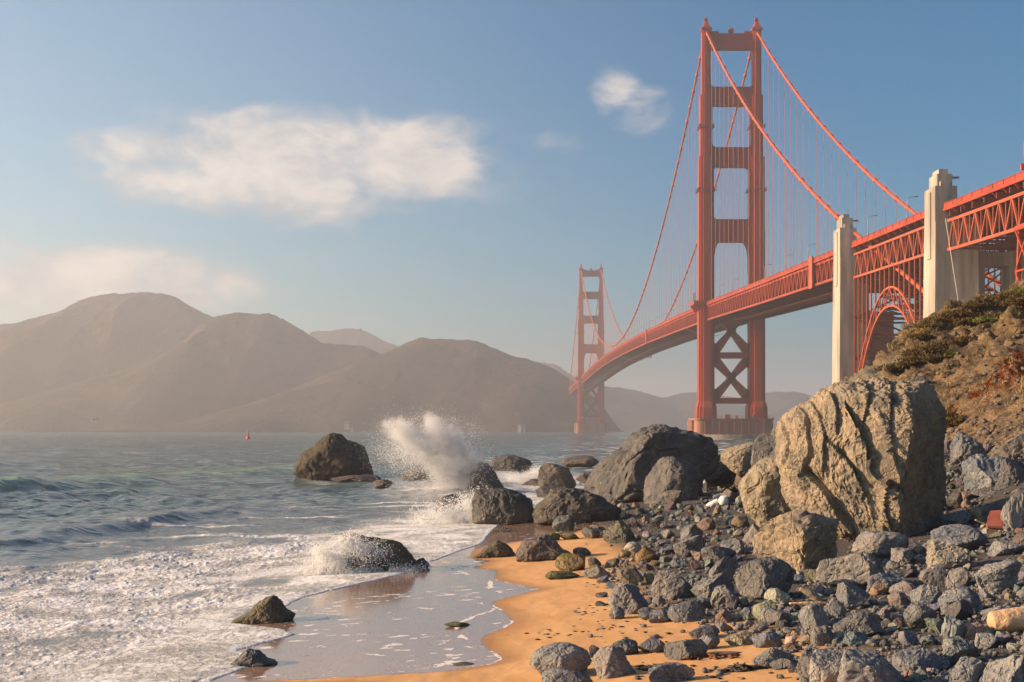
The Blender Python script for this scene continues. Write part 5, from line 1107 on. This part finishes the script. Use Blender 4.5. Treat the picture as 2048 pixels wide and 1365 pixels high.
for i, (px, py, rw, rh, c_) in enumerate(sh):
    ncol[c_] = ncol.get(c_, 0) + 1
    where = 'from the pylon, ' + ('on the crest of the bluff' if i < 9 else 'on the bluff just below its crest' if py < 690 else 'on the mid slope of the bluff' if py < 780 else 'beside the huge boulder')
    lookw = {'dark': 'dark brown bushy', 'brown': 'dry brown', 'olive': 'olive green', 'green': 'bright green'}[c_]
    plant('shrub', px, py, rw, rw * .8, rh, {'dark': M_OLIVE, 'brown': M_BRUSH, 'olive': M_OLIVE, 'green': M_GREEN}[c_], 1300, 0.16, 50 + i, f'{ORD[ncol[c_] - 1]} {lookw} shrub {where}', 'shrub', 'shrubs on the bluff')
ice = [(1975, 772, 1.4), (1995, 755, 1.5), (2015, 742, 1.6), (2036, 728, 1.6), (2044, 708, 1.5), (2012, 722, 0.9), (1960, 790, 0.8), (1898, 830, 0.9)]
for i, (px, py, rw) in enumerate(ice):
    plant('ice_plant', px, py, rw * .72, rw * .72, 0.24, M_ICE, 1800, 0.08, 90 + i, f'mat of red ice plant trailing down the bluff, {ORD[i]} from its lower end' if i < 5 else ('small red ice plant mat just above the trailing band' if i == 5 else 'scrap of red ice plant at the lowest tip of the trailing band' if i == 6 else 'rusty ice plant patch on the bluff beside the huge boulder'), 'ice plant', 'ice plant mats', 0.5, 1.0, False, True)
gt = np.random.default_rng(8); gv, gf, gb = [], [], 0
for k in range(900):
    px, py = gt.uniform(1760, 2060), gt.uniform(585, 850); h, nr_ = px2bluff(px, py)
    if h is None or h.y > 200: continue
    if gt.random() > (0.8 if py < 690 - (px - 1800) * 0.3 else 0.05): continue
    v, f = tuft_mesh(16, .22, .22, .22, .30, k, .9, .28); gv.append(v + np.array(h[:])); gf.append(f + gb); gb += len(v)
if gv: tag(link('dry_grass', mesh_np('dry_grass', np.concatenate(gv), np.concatenate(gf), False), M_GRASS), 'straw-coloured dry grass scattered over the bluff', 'grass', None, 'stuff')

# ------------------------------------------------------------------ driftwood, litter, kelp
M_WOOD = mat_simple('bleached_driftwood', (0.56, 0.36, 0.20), 0.85, 0.35, 2.0, 0.5); M_WOOD2 = mat_simple('grey_driftwood', (0.36, 0.27, 0.18), 0.85, 0.3, 3.0, 0.5); M_KELP = mat_simple('black_kelp', (0.03, 0.022, 0.018), 0.45, 0.3, 6.0, 0.4); M_KELP2 = mat_simple('rusty_kelp', (0.16, 0.05, 0.02), 0.5, 0.4, 6.0, 0.4)
M_BOARD = mat_simple('red_painted_board', (0.30, 0.085, 0.06), 0.7, 0.25, 3.0); M_BOX = mat_simple('rusty_brown_panel', (0.17, 0.075, 0.055), 0.75, 0.3, 2.0)
def log_mesh(path, radii, seed, nseg=40, nr_=22, knob=0.12, flat=1.0):
    pa = np.array(path, float); tt = np.linspace(0, 1, nseg); c = np.stack([np.interp(tt, np.linspace(0, 1, len(pa)), pa[:, k]) for k in range(3)], 1); r_ = np.interp(tt, np.linspace(0, 1, len(radii)), radii)
    d = np.gradient(c, axis=0); d /= np.linalg.norm(d, axis=1)[:, None]; a = np.cross(d, (0, 0, 1.0)); a /= np.linalg.norm(a, axis=1)[:, None]; b_ = np.cross(a, d)
    th = np.linspace(0, 2 * np.pi, nr_, endpoint=False)
    v = c[:, None] + (a[:, None] * np.cos(th)[None, :, None] + b_[:, None] * np.sin(th)[None, :, None] * flat) * r_[:, None, None]; v = v.reshape(-1, 3)
    nz_ = fbm(np.stack([np.cos(th)[None].repeat(nseg, 0).ravel() * 2, np.sin(th)[None].repeat(nseg, 0).ravel() * 2, (tt[:, None].repeat(nr_, 1).ravel()) * 3], 1) + seed, 4, seed)
    ce = np.repeat(c, nr_, 0); v = ce + (v - ce) * (1 + 2.2 * knob * nz_)[:, None]
    f = [(i * nr_ + k, i * nr_ + (k + 1) % nr_, (i + 1) * nr_ + (k + 1) % nr_, (i + 1) * nr_ + k) for i in range(nseg - 1) for k in range(nr_)] + [tuple(range(nr_))[::-1], tuple((nseg - 1) * nr_ + k for k in range(nr_))]
    return v, f
def atpx(px, py, Y): return np.array([(px - CX) / F * Y, Y, H + (HY - py) / F * Y])
g = px2ground(2010, 1268); Yl = g[1]
root = empty('driftwood_log', atpx(2010, 1262, Yl)); o0 = np.array(root.location)
v, f = log_mesh([atpx(1976, 1246, Yl) - o0, atpx(1984, 1244, Yl) - o0, atpx(2010, 1243, Yl) - o0, atpx(2050, 1240, Yl + .1) - o0, atpx(2090, 1236, Yl + .2) - o0], [0.08, 0.23, 0.29, 0.30, 0.28], 3, knob=.14)
link('trunk', mesh_np('trunk', v, f), M_WOOD, root)
v, f = log_mesh([atpx(2010, 1262, Yl - .15) - o0, atpx(2022, 1276, Yl - .25) - o0, atpx(2014, 1300, Yl - .3) - o0], [0.06, 0.05, 0.03], 5, 16, 10); link('branch', mesh_np('branch', v, f), M_WOOD2, root)
v, f = log_mesh([atpx(2022, 1272, Yl - .22) - o0, atpx(2036, 1274, Yl - .22) - o0, atpx(2048, 1270, Yl - .2) - o0], [0.05, 0.04, 0.02], 6, 12, 10); link('branch', mesh_np('branch', v, f), M_WOOD2, root)
tag(root, 'thick sunlit driftwood log with a forked branch stub, lying across rocks at the picture edge', 'driftwood log')
def stick(name, pts, rad, mat, label, cat, seed, flat=1.0, knob=.1):
    Yg = px2ground(pts[0][0], max(p_[1] for p_ in pts) + 8)[1] - 0.3; c = atpx(*pts[0], Yg)
    v, f = log_mesh([atpx(px, py, Yg) - c for px, py in pts], rad, seed, 24, 12, knob, flat); o = link(name, mesh_np(name, v, f), mat, None, c); tag(o, label, cat); return o
stick('driftwood_plank', [(1600, 1178), (1618, 1186), (1632, 1195), (1645, 1204)], [0.05, 0.10, 0.10, 0.07], M_WOOD2, 'short notched driftwood plank leaning on the disc-like stone', 'driftwood', 11, 1.0)
stick('driftwood_branch', [(1578, 1207), (1610, 1208), (1640, 1207), (1662, 1208)], [0.02, 0.06, 0.05, 0.02], M_WOOD, 'thin pale driftwood branch lying flat under the notched plank', 'driftwood', 12)
stick('driftwood_stick', [(1950, 1040), (1975, 1050), (2000, 1052), (2012, 1046)], [0.03, 0.05, 0.06, 0.04], M_WOOD2, 'bent brown driftwood stick lying before the red board', 'driftwood', 13)
stick('bent_pipe', [(1868, 1130), (1868, 1120), (1876, 1115), (1884, 1118)], [0.05, 0.05, 0.05, 0.05], M_KELP, 'dark bent hoop of pipe caught on the pale triangular slab', 'pipe', 14, 1, .02)
Yg = px2ground(1990, 1062)[1]
m = MB(); c = atpx(1990, 1052, Yg); sc_ = Yg / F
m.prism_y([(-16 * sc_, -2 * sc_), (16 * sc_, -4 * sc_), (17 * sc_, 22 * sc_), (10 * sc_, 32 * sc_), (-8 * sc_, 30 * sc_), (-14 * sc_, 18 * sc_)], -0.04, 0.04); o = m.build('red_board', M_BOARD); o.location = c; o.rotation_euler = (R(-12), 0, R(-14)); tag(o, 'broken red board standing upright among the rocks', 'board')
m = MB(); c = atpx(1991, 1082, Yg - .3); m.prism_y([(-17 * sc_, -6 * sc_), (15 * sc_, -6 * sc_), (17 * sc_, 26 * sc_), (0, 24 * sc_), (-17 * sc_, 27 * sc_)], -0.2, 0.2); m.prism_y([(-18 * sc_, 24 * sc_), (18 * sc_, 24 * sc_), (18 * sc_, 28 * sc_), (-18 * sc_, 28 * sc_)], -0.26, 0.26); o = m.build('rusty_box', M_BOX); o.location = c; o.rotation_euler = (R(-8), R(3), R(-10)); tag(o, 'crumpled rusty brown box below the red board', 'box')
Yg = px2ground(1448, 1012)[1]
v, f = rock_shape(4, 77, .8, 10, .9); v = v * np.array([0.5, .3, .18]); o = link('plastic_sheet', mesh_np('plastic_sheet', v, f), M_WHITE, None, atpx(1425, 1008, Yg)); o.rotation_euler = (0, R(-28), .2); tag(o, 'crumpled white plastic sheet washed up high among the stones', 'plastic sheet')
m = MB(); m.lathe([(0.02, -.3)] + [(0.3 * math.sin(R(a)), -0.3 * math.cos(R(a))) for a in range(15, 175, 15)] + [(0.05, .3), (.05, .36), (.02, .36)], 16); o = m.build('float_buoy', M_WHITE, None, True); o.location = atpx(1447, 1002, Yg - .3); o.rotation_euler = (.4, .5, 0); tag(o, 'round white float washed up beside the plastic sheet', 'float')
def kelp(px, py, w_, h_, mat, label, seed):
    gx, gy, gz = px2ground(px, py); sc_ = gy / F; r_ = np.random.default_rng(seed); m = MB()
    for k in range(60):
        x0 = r_.normal() * w_ * .33 * sc_; y0 = r_.normal() * w_ * .16 * sc_; hh = h_ * sc_ * r_.uniform(.3, 1) * math.exp(-(x0 / (w_ * .45 * sc_)) ** 2)
        m.tube([(x0, y0, 0), (x0 + r_.normal() * .06, y0 + r_.normal() * .05, hh * .6), (x0 + r_.normal() * .14, y0 + r_.normal() * .1, hh)], [0.035, 0.04, 0.012], 5)
    o = m.build('kelp_clump', mat, None, True); o.location = (gx, gy, gz - .02); tag(o, label, 'kelp', 'washed-up kelp')
kelp(1486, 1342, 60, 18, M_KELP, 'black tangled kelp clump on the sand before the oblong rock', 1); kelp(1446, 1314, 90, 10, M_KELP2, 'rust-brown kelp strewn along the sand behind the black clump', 2); kelp(1470, 985, 40, 18, M_KELP2, 'reddish twiggy tangle beside the white float', 3); kelp(1318, 1336, 70, 7, M_KELP, 'thin scraps of kelp behind the purple-grey rock', 4)
fp = []; fb = 0; ff = []
v0, f0 = ico(1); r5 = np.random.default_rng(4)
for cx_, cy_, n_, sx_, sy_ in ((1165, 1225, 22, 22, 8), (1200, 1252, 22, 50, 10), (1090, 1270, 9, 14, 8), (1260, 1265, 14, 40, 12), (1205, 1165, 8, 20, 8), (1270, 1345, 12, 40, 8), (1430, 1345, 10, 40, 12)):
    for k in range(n_):
        px, py = r5.normal(cx_, sx_), r5.normal(cy_, sy_); gx, gy, gz = px2ground(px, py); s_ = r5.uniform(.02, .06)
        fp.append(v0 * np.array([s_ * 1.5, s_ * 2.2, s_ * .35]) + np.array([gx, gy, gz + .01])); ff.append(f0 + fb); fb += len(v0)
tag(link('beach_debris', mesh_np('beach_debris', np.concatenate(fp), np.concatenate(ff)), M_KELP), 'tiny dark bits of weed and bark scattered on the sand', 'beach debris', None, 'stuff')

# ------------------------------------------------------------------ buoy, birds, far houses
Yb_ = 860.0; root = empty('channel_buoy', ((496 - CX) / F * Yb_, Yb_, 0)); m = MB(); m.lathe([(.3, -.8), (1.15, -.6), (1.3, 0.2), (1.25, 1.0), (.9, 1.4), (.3, 1.45)], 14); m.build('float', M_RED, root, True)
m = MB()
for k in range(4): a = R(45 + 90 * k); m.bar((math.cos(a) * .85, math.sin(a) * .85, 1.3), (math.cos(a) * .3, math.sin(a) * .3, 3.6), .16, .16)
m.lathe([(.72, 1.4), (.66, 2.0), (.42, 3.2), (.38, 3.2), (.3, 3.2)], 12); m.build('lattice', M_RED, root)
m = MB(); m.lathe([(.4, 3.4), (.42, 3.9), (.2, 4.4), (.05, 4.9)], 10); m.build('lantern', M_RED, root); tag(root, 'red channel buoy floating far out before the hazy hills', 'buoy')
def bird(px, py, Y, span, label, flying=True, col=None, seed=0):
    m = MB(); L = span * .45
    m.tube([(-L / 2, 0, 0), (-L * .3, 0, .02), (0, 0, .04), (L * .3, 0, .05), (L * .45, 0, .08), (L * .6, 0, .06)], [.02, L * .1, L * .14, L * .1, L * .07, .01], 8)
    for sg in (-1, 1):
        if flying:
            m.add([(-L * .15, 0, .03), (L * .2, 0, .03), (L * .22, sg * span * .25, .12 * span), (-L * .1, sg * span * .25, .12 * span), (L * .05, sg * span * .5, .04 * span), (-L * .1, sg * span * .5, .04 * span)], [(0, 1, 2, 3), (3, 2, 4, 5)])
        else: m.tube([(0, sg * .03, -L * .45), (0, sg * .03, 0)], .012, 5); m.add([(-L * .55, sg * .03, .03), (L * .2, sg * L * .12, .06), (L * .1, sg * L * .14, -.01), (-L * .3, sg * L * .1, -.03)], [(0, 1, 2, 3)])
    o = m.build('bird', col or M_DARK, None, True); o.location = atpx(px, py, Y); o.rotation_euler = (0, .1, seed * .7); tag(o, label, 'bird', 'birds'); return o
bird(188, 840, 330, 1.0, 'dark bird flying low over the sea, lower of the close pair', seed=1); bird(196, 839, 330, 1.0, 'dark bird flying low over the sea, upper of the close pair', seed=2)
bird(30, 859, 420, 1.0, 'dark bird skimming the horizon at the far seaward edge', seed=3); bird(44, 857, 420, 1.0, 'dark bird skimming the horizon, middle of three', seed=1); bird(57, 859, 420, 1.0, 'dark bird skimming the horizon, innermost of three', seed=2)
Ys = px2ground(666, 957)[1] + 4
bird(714, 884, Ys, 0.7, 'small pale gull standing on the shoulder of the sea stack', False, M_WHITE, 1)
houses = [(352, 854, 2870, 13, 'pale gable house by the far shore under the middle hill, farthest seaward'), (366, 853, 2890, 10, 'smaller pale house just landward of the gable house on the far shore'), (400, 855, 2870, 18, 'long low white building on the far shore under the middle hill'), (432, 854, 2880, 12, 'squat pale building at the end of the far shore row'), (694, 846, 2430, 11, 'bright white house on the far shore where the two hills meet'), (704, 853, 2420, 6, 'tiny white hut below the bright white house'), (1040, 854, 2420, 8, 'pale shed on the far shore under the flat-topped headland'), (1048, 854, 2420, 6, 'smaller pale shed beside the shed under the headland')]
for px, py, Y, w_, lab in houses:
    r_ = empty('house', atpx(px, py + 4, Y), random.uniform(-.3, .3)); w_ *= .7; hh = 4.0; m = MB(); m.box(-w_ / 2, w_ / 2, -5, 5, -8, hh); m.prism_y([(-w_ / 2, hh), (w_ / 2, hh), (0, hh + 3.4)], -4.9, 4.9); m.build('wall', M_WALL, r_)
    m = MB(); m.prism_y([(-w_ / 2 - .5, hh - .2), (0, hh + 3.6), (w_ / 2 + .5, hh - .2), (w_ / 2 + .5, hh + .3), (0, hh + 4.2), (-w_ / 2 - .5, hh + .3)], -5.4, 5.4); m.build('roof', M_ROOF, r_)
    m = MB()
    for k in range(3): m.box(-w_ * .3 + k * w_ * .3 - .5, -w_ * .3 + k * w_ * .3 + .5, -5.15, -5.02, 1.5, 3.4)
    m.build('window', M_ROOF, r_); tag(r_, lab, 'house', 'far shore houses')

# ------------------------------------------------------------------ spray
M_SPRAY = bpy.data.materials.new('white_spray'); M_SPRAY.use_nodes = True; t = NT(M_SPRAY.node_tree)
d = t.add('ShaderNodeBsdfDiffuse', i_Color=(.97, .97, .97, 1)); tl = t.add('ShaderNodeBsdfTranslucent', i_Color=(.98, .98, .98, 1)); mx = t.add('ShaderNodeMixShader', i_0=0.45, i_1=d.outputs[0], i_2=tl.outputs[0]); t.add('ShaderNodeOutputMaterial', i_0=mx.outputs[0])
OV = np.array([(1, 0, 0), (-1, 0, 0), (0, 1, 0), (0, -1, 0), (0, 0, 1), (0, 0, -1)], np.float32); OF = np.array([(0, 2, 4), (2, 1, 4), (1, 3, 4), (3, 0, 4), (2, 0, 5), (1, 2, 5), (3, 1, 5), (0, 3, 5)], np.int32)
def spray(Y, blobs, n, rmin, rmax, depth, label, seed, nscale=1.0):
    """droplets flung up in jets; blobs: (px0, py0, px1, py1, width0, width1, weight) jets from foot to tip"""
    r_ = np.random.default_rng(seed); sc_ = Y / F; P = []; w_ = np.array([b_[6] for b_ in blobs]); w_ = w_ / w_.sum()
    M_ = n * 5; pick = r_.choice(len(blobs), size=M_, p=w_); B_ = np.array(blobs)[pick]; u = r_.beta(1.0, 1.3, size=M_)
    wd = B_[:, 4] + (B_[:, 5] - B_[:, 4]) * u; px = B_[:, 0] + (B_[:, 2] - B_[:, 0]) * u + r_.normal(size=M_) * wd; py = B_[:, 1] + (B_[:, 3] - B_[:, 1]) * u ** .8 + r_.normal(size=M_) * wd * .6
    dy = r_.normal(size=M_) * depth * (.4 + .6 * u); q = np.stack([(px - CX) * sc_, Y + dy, H + (HY - py) * sc_], 1).astype(np.float32)
    nz_ = fbm(q / (1.3 * nscale), 4, seed) + .5 * fbm(q / (.45 * nscale), 3, seed + 3); keep = (nz_ > r_.normal(-.02, .20, size=M_)) & (q[:, 2] > .02); q = q[keep][:n]
    c = q.mean(0); c[2] = 0; rad = (rmin * (rmax / rmin) ** (r_.random(len(q)) ** 2.2)).astype(np.float32)
    v = ((q - c)[:, None] + OV[None] * rad[:, None, None]).reshape(-1, 3); f = (OF[None] + (np.arange(len(q)) * 6)[:, None, None]).reshape(-1, 3)
    o = link('wave_spray', mesh_np('wave_spray', v, f, True), M_SPRAY, None, tuple(c)); tag(o, label, 'wave spray', 'bursts of spray', 'stuff')
Yq = 6 * F / (985 - HY)
spray(Yq, [(930, 975, 800, 856, 26, 36, 3.6), (935, 978, 850, 850, 26, 32, 4.2), (940, 975, 895, 856, 22, 30, 3.2), (925, 975, 880, 905, 32, 34, 3.4), (900, 985, 830, 978, 30, 40, 0.9), (850, 920, 795, 900, 38, 30, 1.6), (950, 975, 935, 910, 18, 20, 1.8), (880, 880, 775, 848, 24, 10, 1.3)], 150000, .010, .034, 1.3, 'tall plume of white spray flung up seaward from the dark sloping rock', 7, 1.5)
Yq = 6 * F / (1058 - HY) + .5
spray(Yq, [(930, 1050, 955, 1000, 26, 22, 2.2), (960, 1052, 990, 1000, 18, 14, 1.6), (900, 1046, 850, 1030, 26, 22, 1.2), (930, 1054, 900, 1048, 40, 40, 1.4), (960, 1050, 965, 1010, 8, 6, .4)], 24000, .010, .042, .8, 'low burst of foam and spray against the dark smooth-backed boulder', 9, .9)
Yq = 6 * F / (1152 - HY) - .75
spray(Yq, [(650, 1142, 700, 1080, 16, 12, 2.6), (650, 1145, 640, 1095, 12, 10, 1.3), (690, 1085, 765, 1105, 14, 16, 1.6), (620, 1146, 700, 1142, 16, 20, 2.0), (700, 1146, 850, 1142, 12, 12, 2.0), (700, 1130, 730, 1110, 24, 20, .7), (680, 1100, 720, 1070, 14, 12, .5)], 34000, .006, .030, .42, 'golden-lit curl of spray flung over the mossy rock in the surf', 11, .6)
Yq = 6 * F / (968 - HY)
spray(Yq, [(1050, 968, 1085, 942, 14, 10, 2.0), (1020, 965, 1050, 958, 18, 14, 1.5), (1075, 945, 1090, 938, 8, 6, .6), (1010, 972, 1040, 972, 16, 14, 1.2)], 24000, .010, .03, 1.0, 'white water breaking over the ledge of the blocky brown rock', 13, 1.2)

# fine mist hanging in the tall plume: a volume whose density falls off from the axes of its jets
Yq = 6 * F / (985 - HY)
M_MIST = bpy.data.materials.new('spray_mist'); M_MIST.use_nodes = True; t = NT(M_MIST.node_tree); p = t.pos(); dsum = None
for (ax, ay, bx_, by_, w0, w1, k_) in ((945, 985, 795, 862, .6, 1.55, .95), (945, 985, 862, 850, .65, 1.4, 1.0), (940, 985, 908, 872, .9, 1.2, 1.2), (880, 880, 768, 848, .7, .5, .75)):
    A = Vector(atpx(ax, ay, Yq)); B_ = Vector(atpx(bx_, by_, Yq)); ab = B_ - A
    pa = t.add('ShaderNodeVectorMath', operation='SUBTRACT', i_0=p, i_1=A).outputs[0]
    u = t.math('DIVIDE', t.add('ShaderNodeVectorMath', operation='DOT_PRODUCT', i_0=pa, i_1=ab).outputs['Value'], ab.length_squared, 0, True)
    d = t.add('ShaderNodeVectorMath', operation='DISTANCE', i_0=pa, i_1=t.add('ShaderNodeVectorMath', operation='SCALE', i_0=ab, i_Scale=u).outputs[0]).outputs['Value']
    q = t.math('DIVIDE', d, t.math('ADD', w0, t.math('MULTIPLY', u, w1 - w0)))
    q = t.math('MULTIPLY', t.ramp(q, 1.25, 0.0), t.math('SUBTRACT', k_, t.math('MULTIPLY', u, k_ * .45))); dsum = q if dsum is None else t.math('MAXIMUM', dsum, q)
nz_ = t.noise(p, 0.9, 5, 0.62, 0.4); q = t.math('MULTIPLY', t.math('MAXIMUM', t.math('ADD', dsum, t.math('MULTIPLY', t.math('SUBTRACT', nz_, 0.56), 1.5)), 0), 2.6)
q = t.math('MULTIPLY', q, t.ramp(dsum, 0.02, 0.2))
pv_ = t.add('ShaderNodeVolumePrincipled', i_Color=(.98, .98, .98, 1), i_Density=q); pv_.inputs['Anisotropy'].default_value = 0.2
t.l.new(pv_.outputs[0], t.add('ShaderNodeOutputMaterial').inputs['Volume'])
m = MB(); a_, b2_ = atpx(735, 820, Yq), atpx(1010, 990, Yq); pl_ = [o for o in C.objects if o.name.startswith('wave_spray')][0]
m.box(a_[0], b2_[0], Yq - 2.0, Yq + 2.0, 0.05, a_[2]); o = m.build('mist', M_MIST, pl_); o.location = -Vector(pl_.location)

# ------------------------------------------------------------------ the air
hz = MB(); hz.box(-17000, 17000, -400, 16500, -4.7, 356)
M_HAZE = bpy.data.materials.new('haze'); M_HAZE.use_nodes = True; t = NT(M_HAZE.node_tree)
pv_ = t.add('ShaderNodeVolumePrincipled'); pv_.inputs['Color'].default_value = (0.90, 0.895, 0.915, 1); pv_.inputs['Density'].default_value = 0.00022; pv_.inputs['Anisotropy'].default_value = 0.5
ou = t.add('ShaderNodeOutputMaterial'); t.l.new(pv_.outputs[0], ou.inputs['Volume'])
o = hz.build('haze', M_HAZE); o['kind'] = 'stuff'; o['label'] = 'pale sea haze that fades the far hills and tower'
